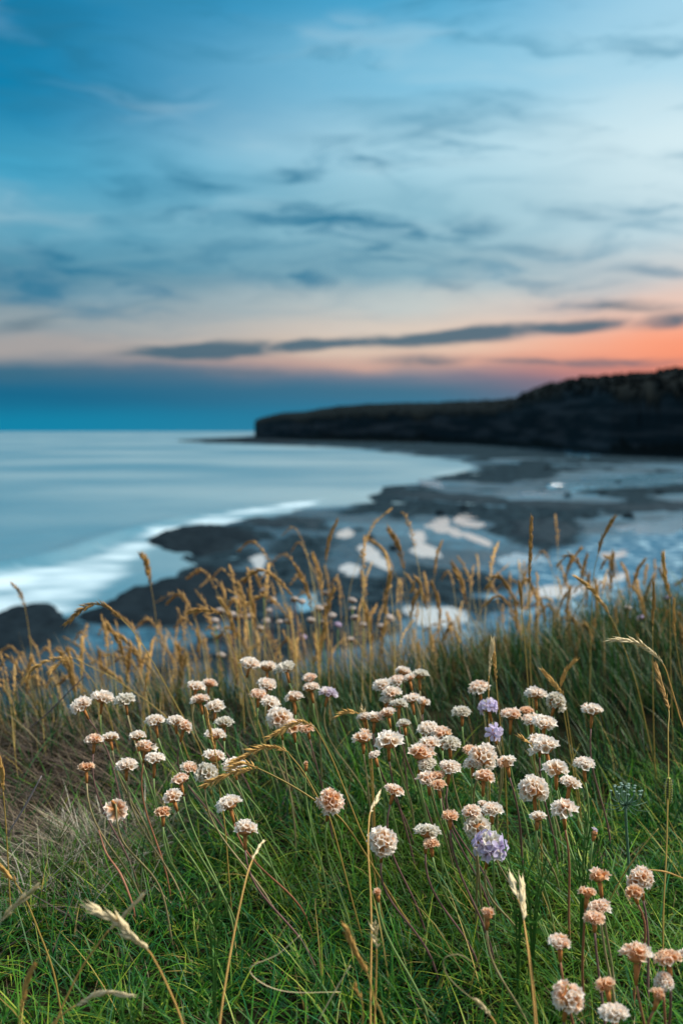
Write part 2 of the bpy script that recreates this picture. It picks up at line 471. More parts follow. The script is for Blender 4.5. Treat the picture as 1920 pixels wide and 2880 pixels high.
def pool_mat(name, col):
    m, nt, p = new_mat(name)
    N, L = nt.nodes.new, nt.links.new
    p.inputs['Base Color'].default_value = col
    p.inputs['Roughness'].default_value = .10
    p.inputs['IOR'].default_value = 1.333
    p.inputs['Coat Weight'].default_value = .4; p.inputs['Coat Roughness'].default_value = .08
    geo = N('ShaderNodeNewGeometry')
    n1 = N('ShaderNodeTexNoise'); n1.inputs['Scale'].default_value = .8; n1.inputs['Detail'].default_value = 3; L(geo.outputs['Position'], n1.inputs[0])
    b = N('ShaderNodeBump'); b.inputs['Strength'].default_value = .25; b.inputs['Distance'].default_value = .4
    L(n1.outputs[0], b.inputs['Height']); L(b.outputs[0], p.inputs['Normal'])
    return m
M_ground, M_sea = ground_mat(), sea_mat()
M_pool = pool_mat('pool_water', (.44, .46, .46, 1)); M_blue = pool_mat('pool_water_blue', (.10, .27, .38, 1))  # light base colours stand in for the bright sky mirrored in the pools
M_rock = plain('wet_dark_rock', (.009, .017, .023), .95, .5, .9, .04, dark=(.002, .004, .006))  # dark rock, blued further to carry the shore's cool shade in its colour
def head_mat():
    m, nt, p = new_mat('headland_rock')
    N, L = nt.nodes.new, nt.links.new
    geo = N('ShaderNodeNewGeometry')
    mp = N('ShaderNodeMapping'); mp.inputs['Scale'].default_value = (.012, .012, .16); L(geo.outputs['Position'], mp.inputs[0])
    n = N('ShaderNodeTexNoise'); n.inputs['Scale'].default_value = 1; n.inputs['Detail'].default_value = 5; L(mp.outputs[0], n.inputs[0])
    st = N('ShaderNodeMapRange'); st.interpolation_type = 'SMOOTHSTEP'; L(n.outputs[0], st.inputs[0]); st.inputs[1].default_value = .42; st.inputs[2].default_value = .66
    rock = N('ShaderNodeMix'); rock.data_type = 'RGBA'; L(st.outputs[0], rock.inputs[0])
    rock.inputs[6].default_value = (.007, .016, .021, 1); rock.inputs[7].default_value = (.036, .046, .052, 1)  # rock lifted towards teal to stand in for distant haze
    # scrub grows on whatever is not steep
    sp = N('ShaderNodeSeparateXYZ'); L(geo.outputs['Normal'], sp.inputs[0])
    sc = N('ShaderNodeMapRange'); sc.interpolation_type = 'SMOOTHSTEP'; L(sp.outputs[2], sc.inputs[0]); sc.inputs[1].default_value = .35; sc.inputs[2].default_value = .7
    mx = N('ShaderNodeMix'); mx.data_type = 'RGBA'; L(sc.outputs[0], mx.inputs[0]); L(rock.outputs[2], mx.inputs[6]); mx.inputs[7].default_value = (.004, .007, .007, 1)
    L(mx.outputs[2], p.inputs['Base Color']); p.inputs['Roughness'].default_value = .9; p.inputs['Specular IOR Level'].default_value = .05
    return m
M_ledge = plain('weedy_wet_rock', (.018, .032, .042), .9, .5, .5, .06, dark=(.005, .010, .014))
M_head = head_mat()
M_wood = plain('woodland_leaves', (.003, .006, .007), .9, .5, .2, .03)

# ------------------------------------------------------------------ terrain
shore_px = [(0, 1420), (100, 1392), (220, 1372), (290, 1325), (360, 1245), (400, 1212), (530, 1190), (640, 1163), (700, 1160), (820, 1150),
            (838, 1117), (930, 1110), (960, 1096), (1066, 1076), (1030, 1058), (930, 1046), (800, 1030), (600, 1021), (405, 1013)]
shore = [shore_pt(*p) for p in shore_px]
tip = shore[-1]
coast_back = [shore_pt(585, 1004)]
LAND = [np.array((-70., 45.)), np.array((-140., -60.)), np.array((-140., -400.)), np.array((4000., -400.)), np.array((4000., 4000.)),
        coast_back[0] + np.array((600., 500.)), coast_back[0], tip + np.array((10., 40.))] + shore[::-1]
rock_px = {
 'main': [(225, 1405), (300, 1322), (355, 1245), (400, 1212), (470, 1203), (560, 1215), (588, 1240), (600, 1290), (622, 1330), (600, 1400), (450, 1430), (300, 1440)],
 'corner': [(-60, 1425), (60, 1396), (130, 1386), (165, 1408), (165, 1440), (120, 1470), (60, 1500), (0, 1520), (-70, 1540)],
 'low': [(560, 1192), (680, 1188), (780, 1192), (795, 1208), (760, 1226), (640, 1222), (585, 1212)],
 'ledge': [(835, 1118), (940, 1113), (962, 1126), (1060, 1133), (1200, 1150), (1400, 1160), (1600, 1157), (1600, 1184), (1400, 1186), (1200, 1176), (1080, 1160), (940, 1150), (840, 1136)],
 'reef': [(1108, 1206), (1200, 1204), (1290, 1206), (1365, 1225), (1345, 1265), (1250, 1275), (1170, 1256), (1130, 1226)],
 'skerry': [(940, 1300), (1060, 1308), (1105, 1338), (1010, 1348), (950, 1330)]}
rock_w = {k: [shore_pt(*p) for p in v] for k, v in rock_px.items()}
flat_rock = [[(400, 1014), (585, 1006), (900, 1018), (1140, 1024), (1300, 1034), (1600, 1052), (1600, 1068), (1400, 1064), (1240, 1058), (1080, 1062), (930, 1046), (800, 1030), (600, 1021)],
             [(840, 1135), (1000, 1150), (1200, 1176), (1130, 1200), (900, 1200), (800, 1180), (830, 1160)],
             [(600, 1225), (760, 1228), (780, 1290), (900, 1330), (930, 1390), (700, 1400), (630, 1330)],
             [(1000, 1080), (1240, 1090), (1300, 1100), (1150, 1112), (1000, 1104)]]
flat_w = [[shore_pt(*p) for p in v] for v in flat_rock]
peb_w = [shore_pt(*p) for p in [(1080, 1330), (1300, 1260), (1450, 1235), (1700, 1180), (1700, 1480), (1200, 1500), (1000, 1460)]]

# tide pools: thin sheets of water lying in the beach
pools = [
 [(1000, 1186), (1022, 1191), (1060, 1218), (1115, 1240), (1102, 1251), (1050, 1238), (985, 1215)],
 [(1040, 1200), (1070, 1186), (1115, 1192), (1121, 1204), (1092, 1214), (1052, 1211)],
 [(940, 1216), (965, 1212), (981, 1238), (972, 1248), (1012, 1268), (1002, 1281), (938, 1271), (955, 1254), (945, 1236)],
 [(823, 1262), (848, 1255), (892, 1288), (884, 1305), (830, 1291)],
 [(774, 1221), (800, 1217), (812, 1229), (792, 1238), (772, 1233)],
 [(575, 1285), (600, 1278), (616, 1300), (612, 1326), (590, 1310)],
 [(778, 1301), (805, 1291), (832, 1310), (822, 1326), (790, 1321)],
 [(1255, 1112), (1350, 1102), (1500, 1091), (1640, 1083), (1640, 1108), (1450, 1124), (1330, 1125), (1270, 1121)],
 [(1380, 1276), (1430, 1272), (1436, 1284), (1392, 1291)],
 [(1180, 1362), (1260, 1347), (1330, 1351), (1440, 1312), (1480, 1320), (1400, 1350), (1300, 1374), (1200, 1381)],
 [(1420, 1212), (1500, 1200), (1640, 1176), (1640, 1214), (1480, 1233), (1425, 1229)],
 [(955, 1101), (1000, 1104), (1022, 1119), (972, 1119)],
 [(915, 1402), (985, 1392), (1060, 1412), (1050, 1436), (1000, 1452), (950, 1438)],
 [(1130, 1284), (1190, 1270), (1260, 1290), (1200, 1302), (1150, 1300)],
 [(1240, 1128), (1330, 1134), (1290, 1141), (1200, 1138)],
 [(660, 1370), (730, 1362), (742, 1392), (690, 1402)],
 [(1290, 1036), (1345, 1040), (1380, 1050), (1310, 1050)]]
pool_w = [[shore_pt(*p, z=-15.25) for p in P] for P in pools]

def edge_y(x):
    return 1.86 + .40 * np.clip(x, -1.1, 1.6) + .14 * (vnoise(x * 2.1 + 5, 3.3) - .5)
def bank_z(x, y):
    x = np.asarray(x, dtype=float); y = np.asarray(y, dtype=float)
    z = .07 * (fbm(x * 2.2 + 9, y * 2.2 + 4, 3) - .5) + .10 * sstep(.15, 1.1, x) * sstep(1.2, 2.3, y) + .05 * sstep(.9, 1.9, y) - .02
    t = y - edge_y(x)
    return z - .7 * (np.sqrt(np.maximum(t, 0) ** 2 + .04) - .2)
def terrain(x, y, full=False):
    x = np.asarray(x, dtype=float); y = np.asarray(y, dtype=float)
    b = bank_z(x, y)
    sd = poly_sd(LAND, x, y) + 6 * (fbm(x * .06, y * .06, 3) - .5)
    far = np.hypot(x, y)
    zb = -15.72 + np.clip(sd * .03, -1.6, .35) + np.clip(sd * .006, 0, .9) + .35 * (fbm(x * .05, y * .05, 4) - .5) * sstep(0, 15, sd)
    z = np.maximum(b, zb)
    if full: return z, sd, (b > zb).astype(float)
    return z
def gz(x, y):
    return float(bank_z(np.array([x]), np.array([y]))[0])

def polar_grid(azs, rs, close=False):
    A, R = np.meshgrid(azs, rs, indexing='ij')
    x = (R * np.sin(A)).ravel(); y = (R * np.cos(A)).ravel()
    n, m = len(azs), len(rs)
    i, j = np.meshgrid(np.arange(n if close else n - 1), np.arange(m - 1), indexing='ij')
    i2 = (i + 1) % n
    Q = np.stack([i * m + j, i2 * m + j, i2 * m + j + 1, i * m + j + 1], -1).reshape(-1, 4)
    return x, y, Q
azs = np.radians(np.concatenate([np.arange(-45, 45, .2), np.arange(45, 315, 3)]))
rs = np.concatenate([np.geomspace(.12, 50, 210)[:-1], np.geomspace(50, 700, 400)[:-1], np.geomspace(700, 4200, 60)])
gx, gy, gq = polar_grid(azs, rs, True)
gzv, gsd, gbank = terrain(gx, gy, True)
rockm = np.zeros_like(gx)
for P in flat_w + list(rock_w.values()):
    w = 8 if P is not flat_w[0] else 60
    rockm = np.maximum(rockm, sstep(-w, w, poly_sd(P, gx, gy) + w * 2.6 * (fbm(gx * .07, gy * .04, 4) - .5)))
pebm = sstep(-8, 8, poly_sd(peb_w, gx, gy))
poolm = np.zeros_like(gx)
for P in pool_w: poolm = np.maximum(poolm, sstep(-3, 2, poly_sd(P, gx, gy) + 11 * (fbm(gx * .16, gy * .11, 4) - .5)))
rr = np.hypot(gx, gy)
ledge = fbm(gx * .030 + 11, gy * .022 + 5, 5)
inland = sstep(2, 14, gsd) * sstep(-1, 1, -gzv - 12)
rockm = np.maximum(rockm, .95 * sstep(.49, .57, ledge + .22 * (fbm(gx * .13, gy * .08, 3) - .5)) * inland * sstep(900, 500, rr))
terr_ = fbm(gx * .16, gy * .16, 4)
terr_ = np.floor(terr_ * 5) / 5 * .6 + terr_ * .4
rockm = rockm * (1 - poolm)
inland = inland * (1 - poolm)
gzv = gzv + inland * (1 - gbank) * .45 * (fbm(gx * .14 + 2, gy * .10, 4) - .5)
gzv = gzv + (rockm * 1.5 * (terr_ - .30) + pebm * .5 * (fbm(gx * .55, gy * .55, 3) - .5)) * (1 - gbank) * inland
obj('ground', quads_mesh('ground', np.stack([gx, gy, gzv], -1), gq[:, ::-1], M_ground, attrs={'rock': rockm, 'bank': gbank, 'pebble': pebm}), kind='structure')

# sea
azs = np.radians(np.concatenate([np.arange(-42, 42, .25), np.arange(42, 318, 6)]))
rs = np.concatenate([np.geomspace(45, 3000, 320), np.geomspace(3300, 45000, 14)])
sx, sy, sq = polar_grid(azs, rs, True)
wave_line = [shore_pt(x, y, SEA) for x, y in [(-300, 1385), (-120, 1345), (0, 1312), (90, 1296), (170, 1276), (240, 1246), (330, 1216), (430, 1190), (540, 1172), (660, 1156), (740, 1148)]]
foam_poly = wave_line + [shore_pt(x, y, SEA) for x, y in [(760, 1172), (640, 1188), (530, 1214), (410, 1244), (345, 1312), (300, 1365), (230, 1412), (100, 1432), (-20, 1462), (-300, 1550)]]
fs = poly_sd(foam_poly, sx, sy)
rng_ = np.hypot(sx, sy)
foam = sstep(-1, 5, fs) * (.30 + .75 * (fbm(sx * .07 + 3, sy * .14, 4) - .15))
wl = line_d(wave_line, sx, sy)
foam = foam + .26 * np.exp(-(np.where(fs > 0, wl - 2.5, 99) / 3.0) ** 2) * sstep(.25, .7, fbm(sx * .05, sy * .05, 3))
second = [shore_pt(x, y, SEA) for x, y in [(660, 1156), (740, 1148), (820, 1140), (900, 1118), (1000, 1092), (1066, 1078)]]
foam = foam + .35 * np.exp(-(line_d(second, sx, sy) / 4.0) ** 2)
# the last wave standing up before it breaks, and low swell farther out
sz = np.full_like(sx, SEA)
ridge = np.where(fs <= 0, np.exp(-((wl - .8) / 2.6) ** 2), np.exp(-(wl / 1.2) ** 2))
sz = sz + ridge * 1.15 * sstep(240, 120, rng_)
sz = sz + .10 * np.sin(fs * .12 + 1.2 * vnoise(sx * .02, sy * .02)) * sstep(600, 150, rng_) * (fs < -6)
obj('sea', quads_mesh('sea', np.stack([sx, sy, sz], -1), sq[:, ::-1], M_sea, attrs={'foam': foam}), kind='structure')

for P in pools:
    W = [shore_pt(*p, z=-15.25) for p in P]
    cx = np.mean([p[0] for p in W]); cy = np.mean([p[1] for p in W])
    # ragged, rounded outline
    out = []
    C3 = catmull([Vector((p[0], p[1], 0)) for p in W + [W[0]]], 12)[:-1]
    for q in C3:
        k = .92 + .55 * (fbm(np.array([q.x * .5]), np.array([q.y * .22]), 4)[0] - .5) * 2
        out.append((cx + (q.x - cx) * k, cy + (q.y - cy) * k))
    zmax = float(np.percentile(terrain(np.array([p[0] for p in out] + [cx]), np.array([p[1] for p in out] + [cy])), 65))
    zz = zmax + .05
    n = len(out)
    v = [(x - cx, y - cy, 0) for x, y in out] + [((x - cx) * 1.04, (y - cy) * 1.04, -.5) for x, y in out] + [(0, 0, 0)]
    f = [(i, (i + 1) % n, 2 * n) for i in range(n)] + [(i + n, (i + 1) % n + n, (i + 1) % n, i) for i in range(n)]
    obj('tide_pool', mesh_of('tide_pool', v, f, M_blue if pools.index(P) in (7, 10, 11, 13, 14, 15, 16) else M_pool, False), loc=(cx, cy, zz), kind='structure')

# rock outcrops: heightfields on their own footprints
def outcrop(key, H, label, soft, name='rock_outcrop', cat='rock'):
    mat = M_rock if key in ('main', 'corner', 'spit') else M_ledge
    P = np.array(rock_w[key])
    cx, cy = P.mean(0)
    x0, y0 = P.min(0) - soft; x1, y1 = P.max(0) + soft
    n = 110
    X, Y = np.meshgrid(np.linspace(x0, x1, n), np.linspace(y0, y1, n), indexing='ij')
    sdv = poly_sd(P, X, Y) + soft * 3.4 * (fbm(X / soft * .34, Y / soft * .2, 4) - .5)
    base = terrain(X.ravel(), Y.ravel()).reshape(X.shape)
    rough = fbm(X * .4, Y * .4, 5)
    terr = np.floor(rough * 6) / 6 * .5 + rough * .5
    Z = base - .5 + sstep(-soft * .2, soft * .55, sdv) * (.5 + H * (.25 + 1.3 * (terr - .25)))
    keep = sdv > -soft * .35
    i, j = np.meshgrid(np.arange(n - 1), np.arange(n - 1), indexing='ij')
    Q = np.stack([i * n + j, (i + 1) * n + j, (i + 1) * n + j + 1, i * n + j + 1], -1).reshape(-1, 4)
    kk = keep.ravel()[Q].all(1)
    Q = Q[kk]
    used = np.unique(Q); mp = -np.ones(n * n, int); mp[used] = np.arange(len(used))
    zc = float(base.min())
    V = np.stack([X.ravel() - cx, Y.ravel() - cy, Z.ravel() - zc], -1)[used]
    o = obj(name, quads_mesh(name, V, mp[Q], mat), loc=(cx, cy, zc))
    o['label'] = label; o['category'] = cat
    return o
outcrop('main', 1.1, 'large dark weedy rock outcrop jutting towards the white surf', 6)
outcrop('corner', 1.0, 'dark rock shelf below the foam at the edge of the golden grass', 5)
outcrop('low', .7, 'low dark rock strip between the sea and the small bright pool', 7)
outcrop('ledge', .7, 'long low dark rock ledge running across the beach from the still inlet', 8, 'rock_ledge')
outcrop('reef', 1.0, 'dark rough reef patch beside the two brightest tide pools', 6)
rock_w['spit'] = [shore_pt(*p) for p in [(400, 1012), (500, 1005), (590, 999), (720, 1012), (620, 1021), (500, 1018)]]
outcrop('spit', 2.5, 'thin low dark rock spit running out to sea from the headland', 25, 'rock_spit')
outcrop('skerry', .8, 'small dark rocks in the wet sand behind the grass stalks', 4)

# single boulders standing on the sand
bould = [(1010, 1184, 2.6, 'dark boulder standing at the upper end of the bright diagonal pool'), (1064, 1176, 2.8, 'dark boulder just beyond the rounded bright pool'),
         (1302, 1144, 2.6, 'small dark boulder on the grey sand before the long blue water band'), (1382, 1142, 2.3, 'second small dark boulder from the end of the blue water band'),
         (1418, 1112, 2.4, 'lone dark boulder in the long blue water band'), (1442, 1194, 2.9, 'dark upright boulder beside the glittering wet stones'),
         (1258, 1078, 3.4, 'dark boulder on the far wet sand below the headland'), (1514, 1138, 2.6, 'dark boulder near the frame edge behind the glittering stones'),
         (850, 1240, 2.2, 'dark boulder above the small tilted bright pool'), (905, 1262, 1.9, 'little dark boulder between two bright pools')]
for k, (x, y, r, lab) in enumerate(bould):
    x_, y_ = shore_pt(x, y, -15.2)
    V, F = [], []
    nu, nv = 12, 8
    rs_ = np.random.default_rng(50 + k)
    ph = rs_.random(6) * 6.3
    for i in range(nv + 1):
        th = math.pi * i / nv
        for j in range(nu):
            a = 2 * math.pi * j / nu
            d = Vector((math.sin(th) * math.cos(a), math.sin(th) * math.sin(a), math.cos(th)))
            q = 1 + .18 * math.sin(3 * d.x + ph[0]) + .16 * math.sin(4 * d.y + ph[1]) + .14 * math.sin(5 * d.z + ph[2]) + .10 * math.sin(7 * d.x + 6 * d.y + ph[3])
            V.append((d.x * r * .34 * q, d.y * r * .34 * q, d.z * r * .24 * q))
    for i in range(nv):
        for j in range(nu):
            F.append((i * nu + j, (i + 1) * nu + j, (i + 1) * nu + (j + 1) % nu, i * nu + (j + 1) % nu))
    zt = float(terrain(np.array([x_]), np.array([y_]))[0])
    o = obj('boulder', mesh_of('boulder', V, F, M_rock, False), loc=(x_, y_, zt + r * .12))
    o['label'] = lab; o['category'] = 'boulder'; o['group'] = 'boulders on the beach'

# headland: cliff foot, cliff brow and wooded plateau
foot_px = [(585, 1007), (640, 1010), (700, 1012), (870, 1016), (1000, 1019), (1140, 1024), (1290, 1033), (1400, 1046), (1568, 1052), (1800, 1062), (2200, 1080)]
top_px = [(585, 972), (590, 966), (620, 958), (650, 952), (700, 950), (740, 943), (780, 938), (850, 933), (920, 931), (1000, 931), (1060, 928), (1130, 926), (1180, 922),
          (1205, 908), (1240, 896), (1270, 889), (1330, 878), (1400, 876), (1500, 868), (1568, 860), (1700, 850), (2000, 840), (2200, 836)]
def headland():
    xs = np.linspace(585, 2200, 420)
    fy = np.interp(xs, *zip(*foot_px)); ty = np.interp(xs, *zip(*top_px))
    prof = [(-.05, -.04, 0), (-.02, .06, .6), (.0, .13, .8), (.006, .24, 1), (.010, .36, 1), (.013, .50, 1), (.018, .66, 1), (.03, .80, 1), (.07, .92, .8), (.12, 1.0, .6), (.22, 1.02, .4), (.4, .95, .3), (.6, .5, 0), (.8, -.1, 0)]
    V = []
    for i, x in enumerate(xs):
        p = shore_pt(x, fy[i], -15.0)
        dist = math.hypot(*p)
        r0 = ray(x * D2, fy[i] * D2); r1 = ray(x * D2, ty[i] * D2)
        h = 15.5 + CAMZ + r1.z / math.hypot(r1.x, r1.y) * dist * .99
        # rises a little higher than the picture's line because the brow stands back
        n = np.array((r0.x, r0.y)); n = n / np.linalg.norm(n)
        side = np.array((n[1], -n[0]))
        for k, (b, hh, rgh) in enumerate(prof):
            back = b * dist
            j = .02 * dist * (fbm(np.array([x * .05 + k * .7]), np.array([k * .3]), 4)[0] - .5) * rgh
            q = p + n * (back + j)
            zz = -15.6 + h * hh * dist * (1 + b) / (dist * 1.0) * (1 if hh > 0 else 1)
            zz += (h * .05) * (fbm(np.array([x * .12 + 40]), np.array([k * .9]), 3)[0] - .5) * rgh
            V.append((q[0], q[1], zz))
    m = len(prof)
    F = [(i * m + k, (i + 1) * m + k, (i + 1) * m + k + 1, i * m + k + 1) for i in range(len(xs) - 1) for k in range(m - 1)]
    F.append(tuple(range(m))[::-1])
    me = mesh_of('headland', V, F, M_head, True)
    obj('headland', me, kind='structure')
    # scrub and trees along the plateau: one far wood
    VV, FF = [], []
    r = np.random.default_rng(11)
    for c in range(1500):
        i = int(r.integers(4, len(xs) - 1)); k = int(r.choice([7, 8, 8, 9, 9, 10]))
        a = Vector(V[i * m + k]); b2 = Vector(V[min(i + 1, len(xs) - 1) * m + k + 1])
        q = a.lerp(b2, r.random())
        s = (1.0 + 1.7 * r.random()) * (1.0 if xs[i] > 1190 else .62) * (.35 + .65 * min(1, (xs[i] - 585) / 120))
        o0 = len(VV)
        for t in range(4):
            for u in range(6):
                w = u / 6 * 6.283 + t * .5; z = (-.6, .25, .8, 1.1)[t]; rad = (.7, 1.0, .7, .15)[t] * s * (.75 + .5 * r.random())
                VV.append((q.x + math.cos(w) * rad, q.y + math.sin(w) * rad, q.z + z * s * .8))
        for t in range(3):
            for u in range(6):
                u2 = (u + 1) % 6
                FF.append((o0 + t * 6 + u, o0 + t * 6 + u2, o0 + t * 6 + 6 + u2, o0 + t * 6 + 6 + u))
    obj('woodland', mesh_of('woodland', VV, FF, M_wood, False), kind='stuff', label='dark scrub and trees along the top of the headland')
headland()

# ------------------------------------------------------------------ grass
def blades(name, xy, length, width, lean_dir, lean, curl, col_root, col_tip, label, seg=4):
    """Thousands of thin ribbons: arrays of one value per blade."""
    n = len(xy)
    z0 = bank_z(xy[:, 0], xy[:, 1]) - .008
    ang = lean_dir
    d = np.stack([np.cos(ang), np.sin(ang)], -1)
    face = ang + math.pi / 2 + rng.normal(0, .5, n)
    wv = np.stack([np.cos(face), np.sin(face), np.zeros(n)], -1)
    V = np.zeros((n, seg + 1, 2, 3)); C = np.ones((n, seg + 1, 2, 4))
    pos = np.stack([xy[:, 0], xy[:, 1], z0], -1)
    for k in range(seg + 1):
        t = k / seg
        a = lean + curl * t                      # angle from the vertical
        if k:
            st = (length / seg)[:, None]
            pos = pos + st * np.stack([np.sin(a) * d[:, 0], np.sin(a) * d[:, 1], np.cos(a)], -1)
        w = (width * (1 - t ** 2.2) * .5 + width * .03)[:, None]
        V[:, k, 0] = pos - wv * w; V[:, k, 1] = pos + wv * w
        C[:, k, :, :3] = (col_root * (1 - t) + col_tip * t)[:, None, :]  # darker roots: shade deep between the blades painted into their colour
    base = (np.arange(n) * (seg + 1) * 2)[:, None]
    k = np.arange(seg) * 2
    Q = np.stack([base + k, base + k + 1, base + k + 3, base + k + 2], -1).reshape(-1, 4)
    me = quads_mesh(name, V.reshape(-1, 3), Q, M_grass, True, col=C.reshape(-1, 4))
    return obj(name, me, kind='stuff', label=label)

def scatter(n, x0, x1, y0, y1, keep=None):
    """Blade roots bunched into little tufts."""
    m = n // 9
    c = np.stack([rng.uniform(x0, x1, m), rng.uniform(y0, y1, m)], -1)
    p = np.repeat(c, 9, 0) + rng.normal(0, .009, (m * 9, 2))
    if keep is not None: p = p[rng.random(len(p)) < keep(p[:, 0], p[:, 1])]
    return p
def wedge(x, y, m=.48):
    return (np.abs(x) < .37 * y + m).astype(float)
def brown_patch(x, y):
    """Where the dead brown mat lies, beyond and beside the thrift."""
    d = ((x + .49) / .235) ** 2 + ((y - 1.36) / .20) ** 2
    return np.minimum(1, 1.5 * np.exp(-d))
def pale_patch(x, y):
    d = ((x + .305) / .07) ** 2 + ((y - 1.24) / .05) ** 2
    e = ((x + .36) / .11) ** 2 + ((y - 1.13) / .06) ** 2
    return np.exp(-d) + .3 * np.exp(-e)
def pick(pal, n, p=None):
    pal = np.array(pal); i = rng.choice(len(pal), n, p=p)
    return pal[i] * rng.uniform(.75, 1.25, (n, 1))
greens = [(.020, .125, .010), (.038, .19, .010), (.014, .12, .030), (.11, .29, .014), (.04, .21, .065), (.34, .44, .04), (.50, .38, .10)]
gp = [.27, .24, .14, .15, .08, .09, .03]

# short fine turf close by
p = scatter(150000, -1.05, 1.05, .45, 1.45, lambda x, y: wedge(x, y) * sstep(.24, .52, fbm(x * 13 + 3, y * 13, 2)) * (1 - .9 * brown_patch(x, y)) * (1 - .4 * np.clip(pale_patch(x, y), 0, 1)))
n = len(p)
tip_c = pick(greens, n, gp)
yel = sstep(.45, .65, fbm(p[:, 0] * 6 + 40, p[:, 1] * 6, 3))[:, None]
tip_c = tip_c * (1 - .5 * yel) + .5 * yel * pick([(.12, .27, .012), (.19, .31, .02)], n)
clump = fbm(p[:, 0] * 9, p[:, 1] * 9, 2)
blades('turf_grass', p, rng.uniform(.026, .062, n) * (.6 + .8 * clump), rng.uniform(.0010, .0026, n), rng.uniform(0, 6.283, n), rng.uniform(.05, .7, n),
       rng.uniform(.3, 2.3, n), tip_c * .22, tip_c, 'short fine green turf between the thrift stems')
# dead thatch low in the turf
p = scatter(15000, -1.05, 1.05, .45, 1.45, lambda x, y: wedge(x, y))
n = len(p); tip_c = pick([(.20, .13, .06), (.30, .21, .10), (.13, .09, .05), (.36, .29, .15)], n)
blades('thatch', p, rng.uniform(.02, .05, n), rng.uniform(.0008, .0018, n), rng.uniform(0, 6.283, n), rng.uniform(.8, 1.4, n),
       rng.uniform(-.2, .5, n), tip_c * .7, tip_c, 'dead brown thatch low among the green turf')
# pale wispy tuft
p = np.concatenate([scatter(2600, -.45, -.22, 1.08, 1.34), scatter(1600, -.55, -.2, .92, 1.2)])
p = p[rng.random(len(p)) < np.clip(pale_patch(p[:, 0], p[:, 1]) * 1.3, 0, 1)]
n = len(p); tip_c = pick([(.52, .46, .34), (.42, .40, .26), (.60, .56, .46)], n)
blades('pale_grass', p, rng.uniform(.05, .10, n), rng.uniform(.0009, .0018, n), rng.uniform(0, 6.283, n), rng.uniform(.3, 1.2, n),
       rng.uniform(.2, 1.2, n), tip_c * .7, tip_c, 'pale wispy dead tuft in front of the brown dead grass')
# longer turf blades lying over it
p = scatter(6800, -1.05, 1.05, .5, 1.5, lambda x, y: wedge(x, y) * (1 - .8 * brown_patch(x, y)))
n = len(p); tip_c = pick(greens, n, [.2, .22, .16, .18, .1, .1, .04])
blades('meadow_grass', p, rng.uniform(.07, .125, n), rng.uniform(.0010, .0019, n), rng.normal(2.6, 1.1, n), rng.uniform(.2, .8, n),
       rng.uniform(.2, 1.3, n), tip_c * .6, tip_c, 'longer arching green grass blades over the turf', 5)
# tall dark grass along the rim of the bank
p = scatter(50000, -1.7, 2.0, 1.15, 2.9, lambda x, y: wedge(x, y, .6) * sstep(1.1, 1.5, y - .15 * x) * (1 - .95 * brown_patch(x, y)) * sstep(.7, .1, y - edge_y(x)))
n = len(p)
olive = [(.016, .066, .014), (.030, .10, .016), (.013, .070, .032), (.09, .12, .03), (.16, .14, .05), (.22, .15, .05)]
tip_c = pick(olive, n, [.30, .27, .22, .14, .05, .02])
tall = .055 + .04 * fbm(p[:, 0] * 4, p[:, 1] * 4, 2) + .05 * sstep(.1, 1.0, p[:, 0])
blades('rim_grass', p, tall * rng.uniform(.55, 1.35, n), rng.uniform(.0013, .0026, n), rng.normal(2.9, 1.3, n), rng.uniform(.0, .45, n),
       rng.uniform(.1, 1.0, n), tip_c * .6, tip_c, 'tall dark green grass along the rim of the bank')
# straw-coloured blades mixed in the rim
p = scatter(11000, -1.6, 1.9, 1.4, 3.1, lambda x, y: wedge(x, y, .6) * sstep(.5, .12, np.abs(y - edge_y(x) - .2)) * (1 - .75 * sstep(.2, .7, x)))
n = len(p); tip_c = pick([(.26, .17, .055), (.17, .14, .05), (.34, .24, .10)], n)
blades('straw_grass', p, rng.uniform(.08, .18, n), rng.uniform(.0010, .0020, n), rng.normal(3.0, .9, n), rng.uniform(.0, .4, n),
       rng.uniform(.1, .9, n), tip_c * .45, tip_c, 'dry straw-coloured grass on the rim of the bank')
# dead brown mat and pale dead tuft
p = scatter(30000, -1.0, .05, .85, 1.9, lambda x, y: np.clip(1.15 * brown_patch(x, y) + .9 * pale_patch(x, y), 0, 1))
n = len(p)
pp = np.clip(pale_patch(p[:, 0], p[:, 1]), 0, 1)[:, None]
tip_c = pick([(.11, .082, .060), (.17, .13, .088), (.08, .062, .05), (.24, .18, .12)], n) * (1 - pp * .8) + pick([(.40, .33, .22), (.30, .26, .15)], n) * pp * .8
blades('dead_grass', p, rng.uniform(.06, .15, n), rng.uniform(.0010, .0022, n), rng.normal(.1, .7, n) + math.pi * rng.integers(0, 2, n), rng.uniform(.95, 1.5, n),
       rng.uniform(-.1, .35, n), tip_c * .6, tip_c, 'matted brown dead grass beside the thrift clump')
# rough grass falling away on the slope beyond the rim
p = scatter(14000, -3.2, 4.0, 2.2, 6.5, lambda x, y: wedge(x, y, .5) * sstep(0, .4, y - edge_y(x)))
n = len(p); tip_c = pick(olive, n)
blades('slope_grass', p, rng.uniform(.10, .24, n), rng.uniform(.002, .004, n), rng.normal(3, 1.3, n), rng.uniform(0, .5, n), rng.uniform(.1, .9, n),
       tip_c * .6, tip_c, 'rough grass on the slope below the rim')
